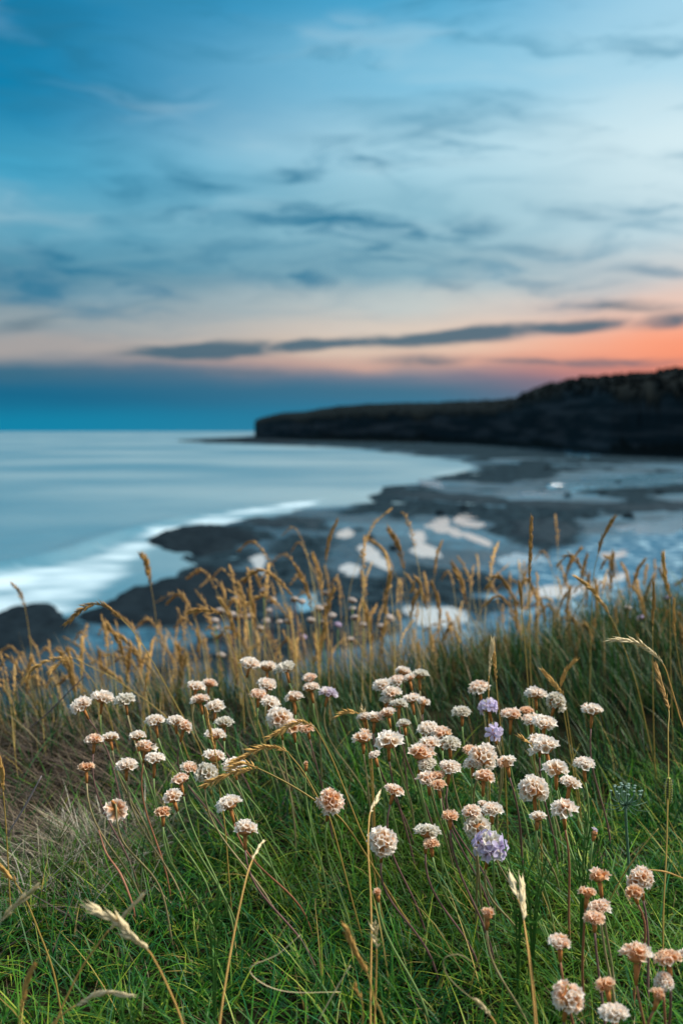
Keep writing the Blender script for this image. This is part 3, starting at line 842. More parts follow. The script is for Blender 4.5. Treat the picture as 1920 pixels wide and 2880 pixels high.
#@@FLOWERS@@
# ------------------------------------------------------------------ thrift
TONES = {  # pigment from the tube to the rim
 'w': [(.68, .42, .20), (.90, .79, .65), (.96, .94, .90)],
 'p': [(.68, .32, .10), (.88, .58, .37), (.95, .88, .80)],
 't': [(.56, .22, .06), (.82, .45, .20), (.92, .78, .62)],
 'y': [(.44, .36, .20), (.68, .62, .48), (.86, .85, .79)],
 'm': [(.46, .34, .38), (.66, .56, .66), (.84, .80, .86)]}
def funnel_mesh(tone, var):
    r = random.Random(var * 31 + len(tone))
    cols = TONES[tone]
    rings = [(0, .13, 0), (.42, .25, 0.3), (.74, .42, 1.1), (1.0, .60, 2)]
    V, C, F = [], [], []
    n = 10
    for ri, (z, rad, ci) in enumerate(rings):
        for k in range(n):
            w = 2 * math.pi * k / n
            q = rad; zz = z
            if ri == 3:
                q = rad * (1.16 if k % 2 else .86) * r.uniform(.88, 1.12); zz = z + (.07 if k % 2 else -.10) + r.uniform(-.06, .06)
            elif ri == 2: q = rad * (1.08 if k % 2 else .9)
            V.append((q * math.cos(w), q * math.sin(w), zz))
            c0 = np.array(cols[int(ci)]); c1 = np.array(cols[min(2, int(ci) + 1)]); c = c0 + (c1 - c0) * (ci - int(ci))
            C.append((*c, 1))
    for i in range(3):
        for k in range(n):
            k2 = (k + 1) % n
            F.append((i * n + k, i * n + k2, (i + 1) * n + k2, (i + 1) * n + k))
    V.append((0, 0, .52)); C.append((*cols[0], 1))
    for k in range(n): F.append((n + k, n + (k + 1) % n, 4 * n))
    return mesh_of('floret', V, F, M_floret, False, C)
FUN = {(t, v): funnel_mesh(t, v) for t in TONES for v in range(4)}
def open_flower_mesh(var):
    """A fresh five-petalled mauve floret."""
    V, C, F = [], [], []
    for k in range(5):
        a0 = 2 * math.pi * k / 5 + .1 * var
        o = len(V)
        pts = [(.06, 0, 0), (.30, -.16, .10), (.62, -.24, .14), (.86, -.13, .10), (.92, 0, .06), (.86, .13, .10), (.62, .24, .14), (.30, .16, .10), (.5, 0, .04)]
        for (x, y, z) in pts:
            ca, sa = math.cos(a0), math.sin(a0)
            V.append((x * ca - y * sa, x * sa + y * ca, .75 + z))
            t = min(1, x)
            C.append((.56 + .20 * t, .46 + .26 * t, .74 + .16 * t, 1))
        F += [(o + i, o + i + 1, o + 8) for i in range(7)] + [(o + 7, o, o + 8)]
    o = len(V)
    for k in range(6):
        w = k * math.pi / 3
        V.append((.08 * math.cos(w), .08 * math.sin(w), 0)); C.append((.3, .2, .25, 1))
    for k in range(6):
        w = k * math.pi / 3
        V.append((.1 * math.cos(w), .1 * math.sin(w), .78)); C.append((.5, .4, .6, 1))
    F += [(o + k, o + (k + 1) % 6, o + 6 + (k + 1) % 6, o + 6 + k) for k in range(6)]
    F.append(tuple(o + 6 + k for k in range(6)))
    return mesh_of('open_floret', V, F, M_floret, True, C)
OPEN = [open_flower_mesh(i) for i in range(2)]
def bud_mesh():
    prof = [(0, .08), (.3, .17), (.6, .24), (.85, .2), (1.0, .05)]
    V, C, F = [], [], []
    for i, (z, r) in enumerate(prof):
        for k in range(7):
            w = 2 * math.pi * k / 7
            V.append((r * math.cos(w), r * math.sin(w), z)); t = z
            C.append((.44 + .26 * t, .32 + .28 * t, .50 + .32 * t, 1))
    for i in range(4):
        for k in range(7):
            F.append((i * 7 + k, i * 7 + (k + 1) % 7, (i + 1) * 7 + (k + 1) % 7, (i + 1) * 7 + k))
    F.append(tuple(28 + k for k in range(7)))
    return mesh_of('closed_bud', V, F, M_floret, True, C)
BUD = bud_mesh()
def lathe(prof, n=10, wob=0, seed=0):
    r = random.Random(seed)
    V, F = [], []
    for (z, q) in prof:
        for k in range(n):
            w = 2 * math.pi * k / n
            qq = q * (1 + wob * r.uniform(-1, 1))
            V.append((qq * math.cos(w), qq * math.sin(w), z + wob * q * r.uniform(-.4, .4)))
    for i in range(len(prof) - 1):
        for k in range(n):
            k2 = (k + 1) % n
            F.append((i * n + k, i * n + k2, (i + 1) * n + k2, (i + 1) * n + k))
    F.append(tuple(range(n))[::-1]); F.append(tuple((len(prof) - 1) * n + k for k in range(n)))
    return V, F
HEADS = []
for s in range(4):
    v, f = lathe([(-.50, .10), (-.42, .34), (-.26, .56), (-.10, .62), (.12, .58), (.30, .42), (.40, .2)], 12, .10, s)
    HEADS.append(mesh_of('flower_head', v, f, M_bract, False))

v, f = lathe([(-.46, .08), (-.36, .20), (-.2, .28), (0, .26), (.2, .12)], 10, .1, 8)
HEAD_SMALL = mesh_of('flower_head', v, f, M_bract, False)
def dep(y):
    return float(np.interp(y, [1860, 2000, 2100, 2200, 2300, 2400, 2550, 2700, 2850], [1.38, 1.22, 1.12, 1.04, .97, .92, .86, .80, .75]))
UP = Vector((0, 0, 1))
def thrift(px, py, w, shape, tone, label, axis=None, lean=None, d=None, stem_m=None, group='thrift flower heads on the turf'):
    r = random.Random(int(px * 7 + py))
    d = d or dep(py) * r.uniform(.985, 1.015)
    R = w / 2880 * FK * d / 2 * .93
    c = at(px, py, d)
    if axis is None:
        axis = Vector((r.gauss(-.08, .18), r.gauss(.06, .16), 1))
    axis = Vector(axis).normalized()
    if lean is None:
        k = 1.0 if px < 700 else (.7 if px < 1400 else .45)
        lean = (r.uniform(.030, .075) * k + (.01 if r.random() < .8 else -.02), r.uniform(-.015, .06))
    g0 = gz(c.x + lean[0], c.y + lean[1])
    base = Vector((c.x + lean[0], c.y + lean[1], g0 - .004))
    t = thing('thrift_flower', label, 'flower', base, group)
    hc = c - base
    neck = hc - axis * (R * .46)
    H = max(.03, neck.z)
    sheath_l = min(H * .4, R * r.uniform(.8, 1.3))
    sh0 = neck - axis * sheath_l * .9 + Vector((0, 0, -sheath_l * .2))
    bend = Vector((r.uniform(-.008, .008), r.uniform(-.008, .008), 0))
    if shape == 'n':          # stem hooks over and the head hangs away from us
        top = neck - axis * .012 + Vector((-.001, 0, .010))
        P = catmull([Vector((0, 0, 0)), Vector((-.012, -.012, H * .45)), Vector((hc.x * .8, hc.y - .02, H * .85)), top + Vector((.004, -.004, -.004)), neck], 7)
        sh = catmull([top + Vector((0, -.002, 0)), neck.lerp(top, .5), neck], 3)
    else:
        P = bez(Vector((0, 0, 0)), Vector((lean[0] * -.15, lean[1] * -.1, H * .4)) + bend, sh0 - axis * H * .35 - bend, sh0, 12)
        sh = [sh0 - axis * .001, sh0.lerp(neck, .5), neck]
    rad = [.00128 - .00035 * i / (len(P) - 1) for i in range(len(P))]
    v, f = tube(P, rad, 6)
    mi = stem_m if stem_m is not None else r.choices(range(4), [.48, .14, .35, .03])[0]
    obj('stem', mesh_of('stem', v, f, M_stems[mi]), t)
    v, f = tube(sh, [.0014, .0019, .0021], 6)
    obj('sheath', mesh_of('sheath', v, f, M_sheath), t)
    head = obj('flower_head', HEAD_SMALL if shape == 'n' else HEADS[r.randrange(4)], t, loc=hc)
    q = UP.rotation_difference(axis) @ Quaternion(UP, r.uniform(0, 6.28))
    head.rotation_mode = 'QUATERNION'; head.rotation_quaternion = q
    head.scale = (R, R, R * (.84 if shape in 'ds' else 1))
    N_, tmax, squash, fl, core = {'d': (30, 92, .62, .62, .46), 'g': (42, 128, .95, .50, .54), 'c': (13, 74, 1.0, .72, .30), 'b': (6, 50, 1.0, .7, .3),
                      'n': (32, 80, .6, .80, .20), 'm': (34, 112, .85, .5, .5), 'f': (9, 110, .8, .62, .3), 's': (18, 92, .80, .72, .36)}[shape]
    fl *= r.uniform(.86, 1.16)
    gap = {'s': .20, 'd': .08, 'g': .10}.get(shape, 0)
    lop = r.uniform(0, 6.28)
    fw = fl * {'d': .92, 'g': .98, 'c': .72, 'b': .6, 'n': .95, 'm': .95, 'f': 1, 's': .95}[shape]
    ct = math.cos(math.radians(tmax))
    for i in range(N_):
        if r.random() < gap: continue
        z = 1 - (i + .5) / N_ * (1 - ct)
        a = i * 2.399963 + r.uniform(-.18, .18)
        th = math.acos(max(-1, min(1, z))) * (1 + .10 * math.cos(a - lop)) + r.uniform(-.08, .08)
        if shape == 'n' and i > 9: th = math.radians(r.uniform(84, 106))
        dr = Vector((math.sin(th) * math.cos(a), math.sin(th) * math.sin(a), math.cos(th) * (1 if shape != 'd' else .9)))
        pos = Vector((dr.x * core, dr.y * core, dr.z * core * squash - (.04 if shape in 'dn' else 0)))
        if shape in 'mf':
            me = r.choice(OPEN) if (shape == 'f' and r.random() < .7) or (shape == 'm' and th > 1.0 and r.random() < .38) else (BUD if r.random() < ((.30 if w > 70 else .12) if shape == 'm' else 1) else FUN[(r.choice('mmy' if w > 70 else 'wwym'), r.randrange(4))])
        else:
            tn = tone
            if r.random() < .13: tn = {'w': 'p', 'p': 't', 't': 'p', 'y': 'w', 'm': 'w'}[tone]
            elif tone == 'p' and r.random() < .4: tn = 'w'
            me = FUN[(tn, r.randrange(4))]
        o = bpy.data.objects.new('floret', me)
        COL.objects.link(o)
        o.parent = head
        o.location = pos
        o.rotation_mode = 'QUATERNION'
        tilt = Vector((dr.x, dr.y, dr.z + (.25 if shape in 'dcsn' else 0) + r.uniform(-.12, .12))).normalized()
        o.rotation_quaternion = UP.rotation_difference(tilt) @ Quaternion(UP, r.uniform(0, 6.28))
        k = r.uniform(.74, 1.20)
        kk = 1.55 if me in OPEN else 1
        o.scale = (fw * k * kk, fw * k * kk, fl * k * r.uniform(.9, 1.08))
    return t

FL = [
 (230, 1986, 66, 'd', 'w', 'biggest drooping thrift head at the end of the row over the brown dead grass', (-.45, -.35, 1)),
 (289, 1965, 62, 'd', 'w', 'domed thrift head between the drooping one and the third head of that row'),
 (353, 1971, 56, 'd', 'y', 'third thrift head of the row of three above the brown dead grass'),
 (551, 1933, 52, 'd', 'w', 'flat thrift head whose edge touches the taller one under the golden arching stem'),
 (589, 1925, 43, 'd', 'p', 'small taller thrift head of the tight pair right of the long golden arching stem'),
 (562, 1970, 46, 'd', 'w', 'thrift head directly below the tight pair beside the golden arching stem'),
 (606, 1991, 51, 's', 'w', 'ragged thrift head crowned over the tip of an upright straw spike'),
 (437, 2029, 54, 'd', 'w', 'solitary thrift head on a brown neck just under the pale sloping stem'),
 (493, 2029, 46, 'd', 'w', 'rear head of the pair where the two arching golden stems meet'),
 (519, 2045, 53, 's', 'p', 'front peachy head of the pair where the two arching golden stems meet'),
 (267, 2083, 52, 'd', 'p', 'front pink-white head of the joined pair below the drooping row'),
 (310, 2077, 44, 'd', 'w', 'rear white head of the joined pair crossed by a green stem'),
 (385, 2073, 48, 'd', 'w', 'small round thrift head just above the ragged orange-centred one'),
 (410, 2104, 58, 's', 'p', 'ragged thrift head with orange centre between a rounder one above and one below'),
 (436, 2136, 58, 'd', 'w', 'thrift head tucked below the ragged orange-centred one, on two stems'),
 (244, 2161, 44, 's', 't', 'small tan thrift head standing lowest against the brown dead grass'),
 (356, 2156, 58, 'd', 'w', 'neat white thrift head on a dark brown stem before the brown dead grass'),
 (531, 2160, 46, 'd', 'p', 'dull pink thrift head just above a ragged one left of the grey globe'),
 (507, 2196, 51, 's', 'p', 'ragged cream thrift head just below the dull pink one'),
 (487, 2244, 61, 's', 'w', 'white winged thrift head with orange middle above a small tan one'),
 (329, 2278, 64, 'n', 'p', 'nodding thrift head turned away showing its orange underside and hooked stem', (-.05, .9, -.32)),
 (458, 2287, 46, 's', 't', 'small tan thrift head beneath the white winged one'),
 (630, 2034, 55, 'd', 'y', 'rounded cream thrift head beside the upright straw spike'),
 (603, 2070, 59, 'd', 'w', 'white thrift head crossed by the upright straw spike'),
 (603, 2131, 64, 's', 'w', 'bright ragged thrift head at the foot of the upright straw spike'),
 (582, 2177, 60, 'g', 'y', 'grey-white globe thrift head touched by the tip of the arching straw ear'),
 (656, 2155, 60, 'd', 'w', 'white thrift head behind the double arching straw ears'),
 (703, 1869, 53, 'd', 'w', 'highest white dome, first of the row of three at the top of the clump'),
 (751, 1878, 56, 'd', 'w', 'middle dome of the row of three at the top of the clump'),
 (804, 1880, 52, 'd', 'y', 'third, greyer dome of the row of three at the top of the clump'),
 (751, 1927, 61, 'd', 'w', 'large thrift head directly under the middle dome of the top row'),
 (726, 1955, 45, 'd', 'p', 'small tan-white head partly behind the large one under the top row'),
 (759, 1979, 51, 'd', 'w', 'pale head behind the stem of the large one under the top row'),
 (826, 1963, 55, 'd', 'w', 'thrift head on a leaning stem between the top row and the stacked pair'),
 (872, 1908, 43, 'd', 'p', 'upper small head of the stacked pair right of the top row'),
 (874, 1935, 51, 'd', 'w', 'lower flatter head of the stacked pair right of the top row'),
 (923, 1951, 49, 'd', 'm', 'lilac-tinged flat head beside the stacked pair'),
 (786, 2024, 70, 'g', 'w', 'large round white head just above the middle drooping straw ear'),
 (825, 2048, 50, 's', 'p', 'peachy head half hidden behind the middle drooping straw ear'),
 (865, 2051, 40, 'd', 't', 'tan brown head behind the bend of the middle drooping straw ear'),
 (646, 2265, 66, 'd', 'w', 'flat-topped white head on a thick brown cup below the double straw ears'),
 (928, 2255, 69, 'g', 'p', 'large ragged head with orange core where two straw stems end'),
 (860, 2150, 20, 'b', 't', 'tiny brown closed head with a white tip alone in the green grass'),
 (1072, 1927, 46, 'd', 'w', 'tilted head at the outer end of the five-headed cluster in the back', (-.4, -.1, 1)),
 (1114, 1916, 43, 'd', 'p', 'peachy head next to the tilted one in the back cluster'),
 (1133, 1890, 46, 'd', 'w', 'highest head of the dense back cluster'),
 (1178, 1901, 47, 'd', 'y', 'greyish dome at the other end of the dense back cluster by a straw stalk'),
 (1150, 1909, 36, 'd', 'w', 'small head half hidden under the highest one of the back cluster'),
 (1101, 1949, 53, 'd', 'w', 'wide dome in front of two greyer heads below the back cluster'),
 (1085, 1970, 38, 'd', 'y', 'small grey head behind the wide dome below the back cluster'),
 (1122, 1983, 42, 'd', 'y', 'dull grey-pink head at the foot of the wide dome'),
 (1157, 1968, 48, 'd', 'w', 'ribbed white head of the pair standing on bright green stems'),
 (1190, 1976, 40, 's', 'w', 'pointed white head of the pair standing on bright green stems'),
 (1024, 2019, 46, 'd', 'w', 'first head of the touching pair beside the short straw tuft'),
 (1053, 2024, 46, 's', 'w', 'second head of the touching pair, with a dark slit in its face'),
 (1090, 2008, 49, 'd', 'p', 'pinkish head just above the touching pair'),
 (1136, 2037, 41, 'd', 'y', 'shaded pale head among the green stems behind'),
 (1021, 2078, 60, 's', 'p', 'rounded peachy head standing just left of the big bright crown-shaped one'),
 (1092, 2090, 74, 's', 'w', 'big bright crown-shaped head with cupped lower florets and dark stem'),
 (1053, 2125, 38, 'd', 'w', 'small white head below, between the peachy and the crown-shaped heads'),
 (1203, 2053, 61, 'd', 'w', 'broad head at the top of the long diagonal cluster'),
 (1237, 2064, 54, 'd', 'p', 'pink head wedged second in the long diagonal cluster'),
 (1264, 2093, 60, 'd', 'y', 'pale greenish head at the lower end of the long diagonal cluster'),
 (1205, 2096, 61, 's', 'w', 'tilted white head with orange throat in the diagonal cluster'),
 (1181, 2123, 72, 's', 'p', 'large spiky orange-centred head on a thick brown neck'),
 (1200, 2153, 52, 'd', 'y', 'dull head hidden behind the neck of the large spiky one'),
 (1265, 2160, 61, 'd', 'w', 'white dome with hanging cups over a dark red-brown stem'),
 (1203, 2196, 59, 's', 'p', 'creamy open head in front of two tan ones'),
 (1232, 2183, 43, 'd', 't', 'upper tan head behind the creamy open one'),
 (1232, 2211, 42, 'd', 't', 'lower tan head behind the creamy open one'),
 (1108, 2225, 52, 'd', 'p', 'pinkish head behind the long dark stem, over a green stem'),
 (1299, 2005, 56, 'd', 'y', 'grey-white dome alone on an orange-brown neck'),
 (1347, 1938, 53, 'd', 'w', 'white head standing over the mauve flowering ones'),
 (1371, 1989, 56, 'm', 'm', 'half-faded thrift head with mauve petals hanging at its sides'),
 (1385, 2061, 48, 'f', 'm', 'loose fresh mauve flower head against the dark grass'),
 (1436, 2011, 61, 'd', 'p', 'wide peachy head on a bowed green stem right of the mauve ones'),
 (1479, 2000, 41, 'd', 't', 'small tan head behind the tall straw stalk'),
 (1321, 2113, 43, 'd', 't', 'tan head peeping out left of the biggest white one'),
 (1359, 2132, 78, 'g', 'w', 'biggest white ball head in the middle of the clump'),
 (1328, 2150, 50, 'd', 'w', 'white head pressed against the lower side of the biggest ball'),
 (1425, 2147, 56, 's', 'w', 'white fan-shaped head on an orange neck right of the biggest ball'),
 (1359, 2187, 59, 's', 'p', 'peachy head directly below the biggest ball'),
 (1264, 2300, 43, 's', 't', 'small orange-brown head on an orange stem'),
 (1326, 2284, 57, 'd', 'p', 'tan-white head just above the round cream one with the mauve flower'),
 (1382, 2279, 55, 'd', 'w', 'white head right of the tan-white one, above the mauve flower'),
 (1358, 2262, 34, 'd', 'w', 'small head peeping out behind the two above the mauve flower'),
 (1505, 1954, 59, 'd', 'w', 'white dome crossed by the tallest straw stalk'),
 (1562, 1976, 63, 'g', 'y', 'greenish-white perfect globe beside the tallest straw stalk'),
 (1493, 2027, 51, 'd', 'w', 'smaller rear head of the overlapping pair under the globe'),
 (1530, 2037, 61, 'd', 'w', 'larger front head of the overlapping pair under the globe'),
 (1516, 2086, 59, 'd', 'w', 'rear white dome just behind the broad one with a dark hole'),
 (1532, 2106, 75, 's', 'w', 'broad white head with a small dark hole in its lower edge'),
 (1664, 2000, 61, 'd', 'w', 'lone flat white head on a long purple stem away from the clump'),
 (1562, 2168, 63, 's', 'w', 'white head with drooping lip right above the big frilly one'),
 (1640, 2152, 56, 'd', 'w', 'white head on a red stem at the outer side of the clump'),
 (1602, 2204, 61, 'd', 'w', 'cream flat head between the red-stemmed one and the big frilly one'),
 (1500, 2223, 82, 'g', 'w', 'big frilly white head in the lower right part of the clump'),
 (1584, 2282, 67, 's', 'w', 'frilly white head low under the cream flat one'),
 (1511, 2300, 46, 's', 'w', 'small white head below the big frilly one behind its stem'),
 (1076, 2368, 81, 'g', 'w', 'large frilly ball head with cup-shaped florets on a curved dark red stem'),
 (1199, 2343, 66, 'd', 'y', 'round cream head with open cups on a long crimson curved stem'),
 (1211, 2376, 44, 'd', 't', 'small tan head hiding under the round cream one'),
 (1342, 2330, 80, 'g', 'y', 'large cream ball head leaning on the mauve flower'),
 (1376, 2383, 94, 'm', 'm', 'large mauve flower head with open lilac petals and grey buds'),
 (689, 2335, 75, 's', 'w', 'bright white cupped head on two purple stems low in the green turf'),
 (1371, 2574, 47, 'c', 't', 'small brown cone head with a white crown close to the turf'),
 (1061, 2513, 26, 'c', 't', 'tiny withered brown head half lost in the grass'),
 (1671, 2342, 30, 'b', 'm', 'small tight mauve bud among green leaves'),
 (1683, 2469, 61, 's', 't', 'spiky orange-tan head at the top of the stack of four tan heads'),
 (1651, 2514, 47, 's', 't', 'brown shaggy head second in the stack of tan heads'),
 (1685, 2554, 57, 'd', 'p', 'peach-topped flat head third in the stack of tan heads'),
 (1670, 2586, 55, 'd', 't', 'brown underside head lowest in the stack of tan heads'),
 (1799, 2476, 69, 'g', 'p', 'pinkish round head behind the orange cup by the side of the stack'),
 (1782, 2511, 52, 's', 't', 'orange cup-shaped head in front of the pinkish round one'),
 (1573, 2654, 65, 'd', 'p', 'squat peachy head alone in turf above the large blurred orange one'),
 (1788, 2692, 82, 's', 'p', 'wide open starry white and orange head'),
 (1878, 2699, 68, 'd', 't', 'soft tan head next to the starry one at the frame edge'),
 (1922, 2684, 44, 'd', 'w', 'pale head cut off by the frame edge'),
 (1865, 2762, 50, 'g', 'w', 'pale lilac-white head below the soft tan one'),
 (1849, 2802, 46, 'c', 't', 'small dark cup with white tips beneath the pale lilac-white head'),
 (1705, 2775, 55, 's', 't', 'cream-brown shaggy head above the palest blurred ball'),
 (1595, 2806, 88, 'g', 'p', 'large blurred orange-cream ball near the bottom edge'),
 (1724, 2854, 84, 'd', 'w', 'palest blurred dome sitting on the bottom edge'),
]
for row in FL:
    px, py, w, shp, tone, lab = row[:6]
    lab = lab.replace(' right of ', ' beside ') if len(lab.split()) > 15 else lab
    lean = None; sm = None
    if px > 1540 and py > 2430: lean = (random.uniform(.004, .03), random.uniform(-.02, .03)); sm = random.choice([3, 1, 2])
    if 'crimson' in lab or 'dark red' in lab: sm = 1; lean = (.055, .01)
    if 'long purple' in lab or 'dark stem' in lab or 'two purple' in lab: sm = 1
    if 'two purple' in lab: lean = (.07, .02)
    thrift(px, py, w, shp, tone, lab, axis=row[6] if len(row) > 6 else None, lean=lean, stem_m=sm)

# thrift beyond the rim, small and out of focus: one piece per head
def far_head(kind, seed):
    r = random.Random(seed)
    v, f = lathe([(-.55, .12), (-.40, .52), (-.16, .78), (.06, .96), (.22, .98), (.46, .80), (.62, .5), (.70, .15)], 12, .09, seed)
    C = []
    rim = (.50, .44, .40) if kind == 'w' else (.46, .38, .54)
    for p in v: C.append((*(rim if p[2] > .02 else (.20, .11, .05)), 1))
    return mesh_of('flower_head', v, f, M_floret, False, C)
FARW = [far_head('w', s) for s in range(3)]; FARM = far_head('m', 9)
far_px = [(445, 70), (515, 155), (490, 245), (210, 145), (165, 275), (215, 305), (320, 295), (465, 335), (580, 345), (655, 340), (715, 145), (780, 165), (930, 225), (990, 200),
          (860, 330), (970, 345), (1045, 290), (995, 90), (1225, 155), (1225, 230), (1240, 305), (1320, 370), (1475, 385), (1555, 310), (30, 400), (60, 245), (1205, 500), (15, 330), (65, 640), (415, 400)]
far = [(600 + x / 3.136, 1640 + y / 3.136, 'w') for x, y in far_px] + [(950, 1758, 'm'), (851, 1793, 'm'), (1878, 1684, 'm'), (1800, 1740, 'm'), (1762, 1712, 'w'), (1825, 1690, 'w'), (1700, 1775, 'w'), (1430, 1905, 'w')]
for k, (px, py, kd) in enumerate(far):
    r = random.Random(k + 400)
    d = r.uniform(2.0, 2.5)
    c = at(px, py, d)
    base = Vector((c.x + r.uniform(-.01, .05), c.y + r.uniform(-.05, .05), 0)); base.z = gz(base.x, base.y) - .01
    t = thing('thrift_flower', 'small blurred white thrift head with dark underside among the golden grass on the rim' if kd == 'w' else 'small blurred mauve thrift head among the golden grass on the rim', 'flower', base,
              'distant thrift on the rim' if kd == 'w' else 'distant mauve thrift on the rim')
    h = c - base; R = .0100 * r.uniform(.85, 1.15)
    v, f = tube(bez(Vector((0, 0, 0)), Vector((0, 0, h.z * .4)), h - Vector((0, 0, h.z * .4)), h - Vector((0, 0, R * .45)), 8), .0010, 5)
    obj('stem', mesh_of('stem', v, f, M_stems[k % 3]), t)
    o = obj('flower_head', FARM if kd == 'm' else FARW[k % 3], t, loc=h)
    o.scale = (R, R, R); o.rotation_euler = (r.gauss(0, .2), r.gauss(0, .2), r.uniform(0, 6))

# ------------------------------------------------------------------ grass ears
def spikelet_mesh(mat, awn=.35):
    n = 6
    prof = [(0, .03), (.2, .12), (.45, .155), (.75, .09), (1.0, .02), (1.0 + awn, .004)]
    V, F = [], []
    for (x, r) in prof:
        for k in range(n):
            w = 2 * math.pi * k / n
            V.append((x, r * math.cos(w) * (1 + .25 * (k == 0)), r * math.sin(w) * .62))
    for i in range(len(prof) - 1):
        for k in range(n):
            F.append((i * n + k, i * n + (k + 1) % n, (i + 1) * n + (k + 1) % n, (i + 1) * n + k))
    F.append(tuple(range(n))[::-1])
    return mesh_of('spikelet', V, F, mat)
SPK = {m: spikelet_mesh(mm) for m, mm in (('s', M_straw), ('p', M_pale), ('g', M_gold))}
STRAW = {'s': M_straw, 'p': M_pale, 'g': M_gold}

def ear_points(path, n_head):
    tot = [0]
    for a, b in zip(path, path[1:]): tot.append(tot[-1] + (b - a).length)
    return tot
EXTRA = [[], []]
def straw(px_head, px_stem, d, tone, label, n_spk=26, size=.0085, parts=True, spread=26, name='grass_ear', cat='grass ear', group='golden grass ears', rad=.0007, down=None, branch=None, fan=1.0, merge=False):
    """Grass stalk from pixel polylines (ear tip -> ear foot, then down the stem) at depth d (or (ear, root))."""
    r = random.Random(int(px_head[0][0] * 13 + px_head[0][1]))
    d0, d1 = d if isinstance(d, tuple) else (d, d + .02)
    pts_px = px_head + px_stem
    nn = len(pts_px)
    pts = [at(x, y, d0 + (d1 - d0) * i / max(1, nn - 1)) for i, (x, y) in enumerate(pts_px)]
    # carry the stem on to the ground
    last = pts[-1]; dirn = (pts[-1] - pts[-2]).normalized()
    g0 = gz(last.x, last.y)
    if last.z > g0 + .004:
        hh = last.z - g0
        dv = Vector((dirn.x * .5, max(-.3, min(.3, dirn.y)), min(-.55, dirn.z))); dv = dv / -dv.z
        e = last + dv * hh
        e.z = gz(e.x, e.y) - .006
        m = last.lerp(e, .5)
        pts += [m, e]
    base = pts[-1].copy()
    t = None if merge else thing(name, label, cat, base, group)
    P = [p - base for p in pts]
    nh = len(px_head)
    C = catmull(P, 6)
    ih = (nh - 1) * 6
    stem = C[ih:]
    rr = [rad * (.8 + .6 * i / len(stem)) for i in range(len(stem))]
    v, f = tube(stem, rr, 5)
    if merge:
        o0 = len(EXTRA[0]); EXTRA[0].extend(base + x for x in v); EXTRA[1].extend(tuple(o0 + j for j in q) for q in f)
    else: obj('stem', mesh_of('stem', v, f, M_strawstem if tone != 'p' else M_straw), t)
    hp = C[:ih + 1]
    v, f = tube(hp, rad * .8, 5)
    if parts:
        head = obj('seed_head', mesh_of('seed_head', v, f, STRAW[tone]), t)
    else:
        VV, FF = list(v), list(f)
    L = ear_points(hp, nh); tot = L[-1]
    src = SPK[tone]
    sv = None if parts else [x.co.copy() for x in src.vertices]
    sf = None if parts else [tuple(p.vertices) for p in src.polygons]
    for i in range(n_spk):
        s = tot * (1 - (i + .3) / n_spk) if n_spk > 1 else 0
        k = 0
        while k < len(L) - 2 and L[k + 1] < s: k += 1
        q = (s - L[k]) / max(1e-6, L[k + 1] - L[k])
        p = hp[k].lerp(hp[k + 1], q)
        tg = (hp[max(0, k - 1)] - hp[min(len(hp) - 1, k + 2)]).normalized()     # towards the tip
        side = tg.cross(Vector((0, 1, .2))).normalized()
        up = side.cross(tg).normalized()
        a = (0 if i % 2 else math.pi) + r.uniform(-.9, .9)
        out = side * math.cos(a) + up * math.sin(a)
        w = math.radians(spread * 1.25 * r.uniform(.5, 1.3) * (.55 + .6 * (s / tot)))
        dr = (tg * math.cos(w) + out * math.sin(w)).normalized()
        sc = size * r.uniform(.8, 1.15) * (.72 + .4 * math.sin(math.pi * min(1, .15 + s / tot * .9)))
        qn = Vector((1, 0, 0)).rotation_difference(dr) @ Quaternion(Vector((1, 0, 0)), r.uniform(0, 6.28))
        if parts:
            o = bpy.data.objects.new('spikelet', src)
            COL.objects.link(o); o.parent = head; o.location = p
            o.rotation_mode = 'QUATERNION'; o.rotation_quaternion = qn; o.scale = (sc, sc * fan, sc * fan)
        else:
            M = Matrix.LocRotScale(p, qn, Vector((sc, sc * fan, sc * fan)))
            o0 = len(VV)
            VV += [M @ x for x in sv]; FF += [tuple(o0 + j for j in x) for x in sf]
    if merge:
        o0 = len(EXTRA[0]); EXTRA[0].extend(base + x for x in VV); EXTRA[1].extend(tuple(o0 + j for j in q) for q in FF)
    elif not parts:
        obj('seed_head', mesh_of('seed_head', VV, FF, STRAW[tone]), t, kind='stuff')
    return t

straw([(187, 1754), (237, 1709), (286, 1700), (339, 1738)], [(402, 1814), (504, 1997), (560, 2100)], 1.36, 'g', 'long golden ear arching over to the left above the row of three thrift heads', 38, .0095)
straw([(531, 1720), (571, 1717), (620, 1729)], [(638, 1787), (670, 1859), (705, 1965), (745, 2090)], 1.45, 'g', 'golden ear hooked over sideways above the middle of the thrift clump', 28, .0095)
straw([(62, 1921), (98, 1877), (152, 1854), (205, 1850)], [(241, 1868), (326, 1912), (446, 1997), (500, 2060)], 1.42, 's', 'thin drooping ear on a pale stem sloping behind the row of three heads', 26, .009)
straw([(138, 1893), (160, 1872), (196, 1858)], [(250, 1900), (300, 1990)], 1.5, 's', 'short branched ear tucked under the thin drooping one', 14, .009)
straw([(574, 2209), (640, 2177), (691, 2164), (710, 2163)], [(732, 2164), (815, 2206), (895, 2257), (971, 2317)], .995, 's', 'lower ear of the two straw ears arching together across the thrift', 34, .0085)
straw([(650, 2158), (688, 2147), (726, 2161)], [(738, 2167), (818, 2209), (898, 2261), (974, 2322)], .998, 's', 'short side ear just above the lower of the two arching straw ears', 14, .0078)
straw([(652, 2145), (719, 2110), (764, 2101), (806, 2113)], [(815, 2123), (853, 2171), (895, 2247), (930, 2310)], 1.01, 's', 'upper ear of the two straw ears arching together across the thrift', 32, .0085)
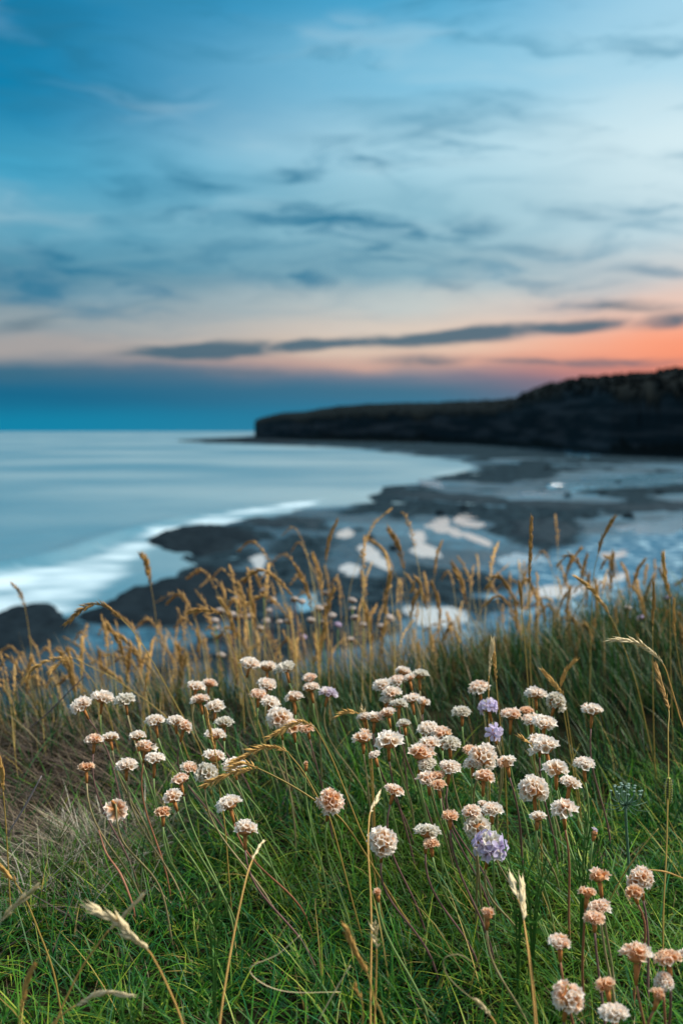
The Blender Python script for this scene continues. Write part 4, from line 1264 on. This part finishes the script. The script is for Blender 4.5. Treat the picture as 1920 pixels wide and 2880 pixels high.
straw([(755, 2075), (799, 2050), (841, 2030), (879, 2043)], [(892, 2056), (927, 2120), (959, 2196), (1006, 2317), (1040, 2400)], 1.03, 's', 'drooping straw ear lying over a peachy thrift head', 30, .0085)
straw([(580, 1999), (588, 2043), (603, 2107)], [(612, 2160), (620, 2240), (632, 2320)], 1.06, 's', 'narrow upright straw spike rising between cream thrift heads', 22, .0075, spread=10)
straw([(415, 1897), (409, 1935), (405, 1957)], [(404, 1990), (410, 2060)], 1.5, 's', 'small closed ear standing against the dark grass above the two arching stems', 12, .008, spread=14)
straw([(1383, 1800), (1379, 1850), (1374, 1900)], [(1373, 1960), (1374, 2060), (1376, 2200), (1378, 2300)], 1.22, 'p', 'pale fluffy twin ear above the mauve thrift, the straighter half', 18, .009, spread=16)
straw([(1387, 1812), (1390, 1860), (1394, 1912)], [(1399, 1970), (1408, 2060), (1418, 2150)], 1.23, 's', 'side ear hanging close beside the pale fluffy twin', 16, .0085, spread=14)
straw([(946, 2014), (975, 2002), (1006, 2006)], [(1016, 2014), (1030, 2080), (1042, 2180)], 1.2, 's', 'small ear pointing sideways next to the touching thrift pair', 14, .008)
straw([(1016, 1990), (1022, 2006), (1029, 2022)], [(1036, 2060), (1046, 2160)], 1.2, 'p', 'tiny straw tuft sprouting over the touching thrift pair', 5, .009, spread=18)
straw([(1066, 2232), (1055, 2256), (1041, 2284)], [(1036, 2330), (1035, 2400), (1041, 2500), (1044, 2620), (1042, 2760)], (.93, .82), 'p', 'single cream feather-shaped ear on a thin stalk by the dark-stemmed thrift', 15, .0085, spread=20)
straw([(1494, 1461), (1491, 1530), (1488, 1640)], [(1488, 1720), (1491, 1900), (1498, 2000), (1503, 2200), (1506, 2330)], 1.42, 'g', 'tallest straight golden ear rising above the sea of grass', 40, .0100, spread=15)
straw([(1459, 1640), (1464, 1678), (1466, 1715)], [(1474, 1800), (1486, 1960), (1496, 2100)], 1.44, 'g', 'dark golden ear hugging the stalk of the tallest one', 16, .009, spread=14)
straw([(1718, 1800), (1769, 1802), (1814, 1820), (1863, 1867)], [(1885, 1930), (1908, 2010), (1930, 2090)], 1.06, 'p', 'pale pointed ear stretched sideways over the orange ear', 28, .0088, spread=17)
straw([(1842, 1871), (1860, 1932), (1879, 1996)], [(1877, 2060), (1878, 2175), (1876, 2260), (1872, 2400), (1864, 2560)], (1.05, .93), 'g', 'orange drooping ear on the stalk that carries the caterpillar', 30, .0088, spread=17)
straw([(1528, 1889), (1563, 1932), (1583, 1956)], [(1592, 2000), (1608, 2110), (1628, 2250)], 1.27, 's', 'lower left prong of the forked straw ear above the globe thrift', 16, .0095, spread=16)
straw([(1614, 1860), (1589, 1890), (1573, 1936)], [(1582, 1990), (1600, 2100), (1622, 2250)], 1.28, 's', 'upper prong of the forked straw ear above the globe thrift', 16, .0095, spread=16)
straw([(1622, 1625), (1666, 1661), (1711, 1728)], [(1745, 1800), (1790, 1930), (1830, 2110), (1842, 2160)], 1.42, 's', 'straight slanting ear on the long stalk leaning towards the orange ear', 26, .0105, spread=14)
straw([(1724, 1458), (1693, 1516), (1680, 1560)], [(1668, 1620), (1662, 1740), (1658, 1900)], 1.65, 'g', 'golden ear leaning over the reef with its tip up', 26, .012, spread=16)
straw([(1836, 1643), (1836, 1700), (1834, 1762)], [(1834, 1900), (1838, 2100), (1844, 2250)], 1.4, 'g', 'slim upright golden ear beside the stretched pale one', 24, .0095, spread=11)
straw([(1863, 1559), (1872, 1639), (1881, 1684)], [(1885, 1900), (1893, 2150)], 1.5, 's', 'tall upright ear at the frame edge with loose side branches', 24, .0105, spread=18)
straw([(1894, 1692), (1893, 1742), (1897, 1792)], [(1915, 1900), (1950, 2050)], 1.45, 's', 'hanging ear close to the frame edge', 18, .010, spread=14)
straw([(1052, 2600), (1055, 2630), (1058, 2668)], [(1058, 2720), (1055, 2820), (1052, 2880)], .80, 'p', 'small white feathery ear in the turf beside the tan blurred ear', 9, .0085, spread=24)
straw([(1438, 2481), (1447, 2505), (1456, 2530)], [(1470, 2580), (1482, 2650), (1498, 2760)], (.855, .82), 'p', 'short blunt half of the pale forked ear above the squat thrift', 7, .0115, spread=12, fan=1.2)
straw([(1466, 2488), (1468, 2535), (1472, 2588)], [(1480, 2650), (1490, 2730), (1500, 2830)], (.85, .80), 'p', 'longer half of the pale forked ear above the squat thrift', 11, .0120, spread=10, fan=1.2)
straw([(972, 2611), (997, 2672), (1032, 2738)], [(1050, 2800), (1080, 2880)], .735, 's', 'blurred tan ear leaning near the bottom edge of the turf', 20, .0095, spread=14, fan=1.15)
straw([(997, 2774), (1006, 2794), (1016, 2814)], [(1020, 2850), (1018, 2890)], .73, 's', 'small tan tuft just below the blurred tan ear', 5, .009, spread=14)
straw([(263, 2559), (331, 2592), (380, 2641), (416, 2672)], [(435, 2700), (470, 2770), (515, 2885)], .735, 'p', 'thickest cream ear leaning over the turf with a plump tip', 26, .0110, spread=18, fan=1.25)
straw([(395, 2524), (343, 2580), (306, 2617)], [(270, 2665), (220, 2740), (155, 2885)], .76, 'p', 'slender pale ear crossing behind the thickest cream one', 16, .0085, spread=9)
straw([(103, 2496), (55, 2537), (0, 2592)], [(-40, 2650), (-70, 2750)], .78, 'p', 'cream ear slanting in from the side of the frame', 24, .0090, spread=15)
straw([(0, 2434), (22, 2460), (45, 2484)], [(75, 2535), (110, 2620), (150, 2730)], .85, 's', 'short golden ear bending down at the frame edge', 11, .0095, spread=16)
straw([(95, 2720), (74, 2770), (58, 2852)], [(52, 2895)], .73, 's', 'upright tan ear in the bottom corner of the turf', 18, .0090, spread=10)
straw([(361, 2800), (288, 2794), (214, 2828)], [(170, 2860), (120, 2920)], .735, 'p', 'pale ear lying nearly flat on the turf', 20, .0088, spread=12)
straw([(742, 2362), (726, 2385), (710, 2418)], [(690, 2480), (652, 2660), (618, 2880)], (.90, .76), 'p', 'small white ear on a long thin stalk beside the bright cupped thrift', 7, .0085, spread=16)
straw([(0, 2135), (6, 2180), (10, 2228)], [(16, 2300), (22, 2400)], 1.05, 's', 'golden ear at the frame edge before the brown dead grass', 16, .0095, spread=14)
straw([(1463, 2073), (1478, 2085), (1494, 2098)], [(1502, 2150), (1512, 2240), (1520, 2330)], 1.1, 's', 'short straw tuft beside the broad thrift head with a dark hole', 7, .009, spread=16)
straw([(36, 1642), (55, 1666), (70, 1705)], [(80, 1760), (92, 1860)], 2.0, 'g', 'lone blurred ear standing out against the white surf', 16, .012, parts=False, group='blurred golden ears along the rim')
straw([(1340, 2813), (1358, 2834), (1378, 2857)], [(1395, 2890)], .745, 'p', 'thin fallen ear at the end of the looping yellow blade', 8, .0085, spread=10)

# the blurred golden ears along the rim
env = [(0, 1800), (150, 1740), (300, 1690), (500, 1600), (620, 1560), (720, 1530), (860, 1490), (1000, 1500), (1100, 1450), (1200, 1520), (1330, 1530), (1500, 1520), (1700, 1500), (1920, 1520)]
explicit = [(1098, 1432), (830, 1484), (945, 1470), (1560, 1450), (1240, 1525), (1400, 1530), (1132, 1440), (1712, 1570), (1650, 1560), (720, 1525), (400, 1560), (645, 1590), (1030, 1510), (1340, 1560)]
rb = random.Random(99)
todo = [(x, y) for x, y in explicit]
for k in range(243 + 70):
    x = rb.uniform(-60, 1980)
    e = float(np.interp(x, *zip(*env)))
    low = 290 if x > 400 else 170
    todo.append((x, e + 25 + low * rb.random() ** .9))
for k, (x, y) in enumerate(todo):
    if k >= 257: x = rb.uniform(350, 1950); y = float(np.interp(x, *zip(*env))) + 60 + 260 * rb.random()
    d = rb.uniform(1.75, 2.6) if x < 420 else rb.uniform(1.9, 2.9)
    leanl = rb.gauss(-.55, .5) if x < 900 else rb.gauss(-.1, .55)
    ln = rb.uniform(75, 120) * 1.9 / d * 1.1
    hd = [(x, y), (x - leanl * ln * .35, y + ln * .42), (x - leanl * ln * .55, y + ln)]
    if leanl < -.45 and rb.random() < .6:      # nodding tip
        hd = [(x + leanl * 45, y + 26), (x + leanl * 6, y), (x - leanl * ln * .45, y + ln * .75)]
    sl = rb.uniform(60, 100)
    st = [(hd[-1][0] - leanl * 22, hd[-1][1] + sl), (hd[-1][0] - leanl * 34, hd[-1][1] + sl * 2)]
    straw(hd, st, (d, min(d, float(edge_y(np.array([(x - 960) / 2880 * FK * d]))[0]) + rb.uniform(-.1, .45))), rb.choices('gs', [.8, .2])[0],
          'blurred golden grass ear among many along the rim of the bank', rb.randint(18, 26), rb.uniform(.0115, .0155), parts=False, spread=rb.uniform(12, 26), fan=1.08,
          group='blurred golden ears along the rim', rad=.00055, merge=k >= 257)

obj('dry_grass', mesh_of('dry_grass', EXTRA[0], EXTRA[1], M_gold), kind='stuff', label='finer blurred golden grass standing between the ears on the rim')

# loose dry stems and blades with a course of their own
def dry(path, d, rad, mat, label, name='dry_stem', cat='grass stem'):
    pts = catmull([at(x, y, d_) for (x, y), d_ in zip(path, d if isinstance(d, list) else [d] * len(path))], 6)
    pts = [Vector((p.x, p.y, max(p.z, gz(p.x, p.y) + .012))) for p in pts]
    b = pts[-1].copy()
    n = len(pts)
    v, f = tube([p - b for p in pts], [rad * (1 - .5 * abs(2 * i / n - 1)) for i in range(n)], 5)
    o = obj(name, mesh_of(name, v, f, mat), loc=b)
    o['label'] = label; o['category'] = cat
    return o
dry([(845, 2629), (780, 2685), (704, 2722), (735, 2764), (814, 2790), (958, 2790)], .80, .0004, M_pale, 'thin white thread-like stem curving through the low turf')
dry([(985, 2715), (940, 2790), (890, 2880)], .77, .0005, M_pale, 'straight white stem slanting to the bottom edge')
dry([(1325, 2705), (1290, 2685), (1250, 2695), (1250, 2730), (1280, 2770), (1335, 2815)], .775, .0006, M_stems[2], 'yellow-green grass blade curled into a loop in the turf', 'bent_grass', 'grass blade')
dry([(278, 2335), (300, 2400), (340, 2460), (372, 2540), (380, 2580)], [.93, .92, .90, .89, .89], .0011, M_stems[3], 'bare orange stem without a head below the nodding thrift')
dry([(1820, 2445), (1870, 2452), (1920, 2470)], .89, .0008, M_straw, 'yellow blade lying level above the starry thrift', 'bent_grass', 'grass blade')
dry([(1850, 2330), (1800, 2390), (1740, 2480), (1700, 2560)], .95, .0008, M_strawstem, 'long thin yellow-green blade slanting beside the pinkish thrift', 'bent_grass', 'grass blade')
dry([(80, 2050), (130, 2010), (180, 1960), (245, 1895)], 1.45, .0012, plain('grey_twig', (.13, .11, .12), .8, .3, 80), 'bare grey twig slanting up out of the brown dead grass', 'twig', 'twig')
dry([(20, 2350), (70, 2270), (118, 2182)], 1.0, .0011, plain('ashen_twig', (.22, .19, .19), .8, .3, 80), 'pale grey twig leaning in the brown dead grass', 'twig', 'twig')

# small feathery leaves in the turf
def leafy(px, py, d, s, label):
    r = random.Random(int(px))
    c = at(px, py, d)
    base = Vector((c.x, c.y, gz(c.x, c.y)))
    t = thing('leafy_plant', label, 'plant', base, 'small leafy plants in the turf')
    for k in range(5):
        a = k * 1.257 + r.uniform(-.3, .3)
        h = (c.z - base.z) * r.uniform(.8, 1.1)
        tip_ = Vector((math.cos(a) * s * .9, math.sin(a) * s * .6, h + s * .3))
        mid = Vector((math.cos(a) * s * .2, math.sin(a) * s * .2, h * .7))
        P = catmull([Vector((0, 0, 0)), mid, tip_], 5)
        v, f = tube(P, [.0007] * len(P), 4)
        o = obj('leaf', None, t) if False else None
        V, F = list(v), list(f)
        for q in range(4):
            u = .45 + q * .15
            i = int(u * (len(P) - 1)); p = P[i]; tg = (P[min(i + 1, len(P) - 1)] - P[i - 1]).normalized()
            sd2 = tg.cross(UP).normalized(); L_ = s * (.42 - .07 * q)
            for sg in (-1, 1):
                dr = (tg * .6 + sd2 * sg).normalized(); nn = dr.cross(tg).normalized()
                wd = dr.cross(nn).normalized()
                o0 = len(V)
                V += [p, p + dr * L_ * .4 + wd * L_ * .20, p + dr * L_ * .75 + wd * L_ * .26, p + dr * L_ + nn * .001, p + dr * L_ * .75 - wd * L_ * .26, p + dr * L_ * .4 - wd * L_ * .2]
                F += [(o0, o0 + 1, o0 + 2, o0 + 3), (o0, o0 + 3, o0 + 4, o0 + 5)]
        obj('leaf', mesh_of('leaf', V, F, M_leaf, False), t)
leafy(1460, 2415, .90, .020, 'bright green lobed leaves beside the large mauve flower head')
leafy(1500, 2440, .90, .022, 'feathery green leaves right behind the pale forked ear')
leafy(1640, 2330, .96, .020, 'small green leaves around the tight mauve bud')
leafy(600, 2490, .86, .017, 'single lobed green leaf sprig in the turf below the white cupped thrift')
leafy(360, 2770, .76, .012, 'tiny green leaf sprig above the ear lying flat')

# closed wild carrot umbel
def umbel():
    d = 1.12
    c = at(1758, 2262, d)
    base = Vector((c.x + .012, c.y + .02, 0)); base.z = gz(base.x, base.y) - .004
    t = thing('wild_carrot', 'grey-green wild carrot umbel curled into a cup below the orange ear', 'flower', base)
    h = c - base
    v, f = tube(bez(Vector((0, 0, 0)), Vector((0, 0, h.z * .4)), h - Vector((0, 0, h.z * .3)), h, 8), .0016, 7)
    M_u = plain('umbel_green', (.13, .24, .17), .6, .3, 200, .3, .25); M_t = plain('umbel_white', (.24, .36, .30), .7, .2, 300, .2, .3)
    obj('stem', mesh_of('stem', v, f, M_u), t)
    r = random.Random(5)
    for k in range(22):
        a = k * 2.4; q = math.sqrt((k + .5) / 22)
        e = h + Vector((math.cos(a) * q * .019, math.sin(a) * q * .019, .021 - .006 * q + r.uniform(-.002, .002)))
        P = bez(h, h + Vector((math.cos(a) * q * .018, math.sin(a) * q * .018, .004)), e - Vector((0, 0, .008)), e, 6)
        v, f = tube(P, .0005, 5)
        ry = obj('ray', mesh_of('ray', v, f, M_u), t)
        vv, ff = lathe([(-.0012, .0005), (0, .0014), (.0012, .0017), (.0018, .0008)], 8, .2, k)
        obj('floret', mesh_of('floret', vv, ff, M_t, False), ry, loc=e)
    for k in range(8):
        a = k * .785 + .2
        e = h + Vector((math.cos(a) * .026, math.sin(a) * .026, -.001 + r.uniform(-.003, .003)))
        v, f = tube([h, h.lerp(e, .5) + Vector((0, 0, -.003)), e], [.0006, .0005, .0002], 5)
        obj('bract', mesh_of('bract', v, f, M_u), t)
umbel()

# burnet caterpillar on its stalk
def caterpillar():
    d = .979
    top, bot = at(1879, 2176, d), at(1877, 2252, d)
    base = bot + Vector((-.0030, -.0095, 0))
    ax = top - bot
    L_ = ax.length
    m, nt, p = new_mat('caterpillar_skin')
    N, Lk = nt.nodes.new, nt.links.new
    a = N('ShaderNodeAttribute'); a.attribute_name = 'tint'; Lk(a.outputs[0], p.inputs['Base Color']); p.inputs['Roughness'].default_value = .55
    V, F, C = [], [], []
    rings, n = 45, 16
    for i in range(rings):
        u = i / (rings - 1)
        seg = abs(math.sin(u * math.pi * 11))
        rad = .0037 * (math.sin(math.pi * min(1, max(0, .06 + u * .9))) ** .38) * (.86 + .16 * seg)
        for k in range(n):
            w = 2 * math.pi * k / n
            V.append((rad * math.sin(w), -rad * math.cos(w) * .95, u * L_))
            sp = (k in (1, 2, 15, 14, 5, 6, 10, 11)) and seg > .34
            C.append((.012, .014, .008, 1) if sp else ((.46, .46, .06, 1) if k in (0, 3, 4, 12, 13) else (.17, .22, .03, 1)))
    for i in range(rings - 1):
        for k in range(n):
            F.append((i * n + k, i * n + (k + 1) % n, (i + 1) * n + (k + 1) % n, (i + 1) * n + k))
    F.append(tuple(range(n))[::-1]); F.append(tuple((rings - 1) * n + k for k in range(n)))
    o = obj('caterpillar', mesh_of('caterpillar', V, F, m, True, C), loc=base)
    o['label'] = 'yellow-green caterpillar with rows of black spots clinging to a straw stalk'; o['category'] = 'caterpillar'
    r = random.Random(8); VV, FF = [], []
    for k in range(130):
        u = r.uniform(.04, .96); w = r.uniform(-2.6, 2.6)
        dr = Vector((math.sin(w), -math.cos(w), r.uniform(-.3, .3))); p0 = Vector((dr.x * .0032, dr.y * .0032, u * L_)); p1 = p0 + dr * r.uniform(.0012, .0024)
        s = Vector((0, 0, .00010)); o0 = len(VV)
        VV += [p0 - s, p0 + s, p1]; FF.append((o0, o0 + 1, o0 + 2))
    obj('hair', mesh_of('hair', VV, FF, plain('pale_hair', (.75, .75, .7), .6, .1), False), o, kind='stuff')
caterpillar()
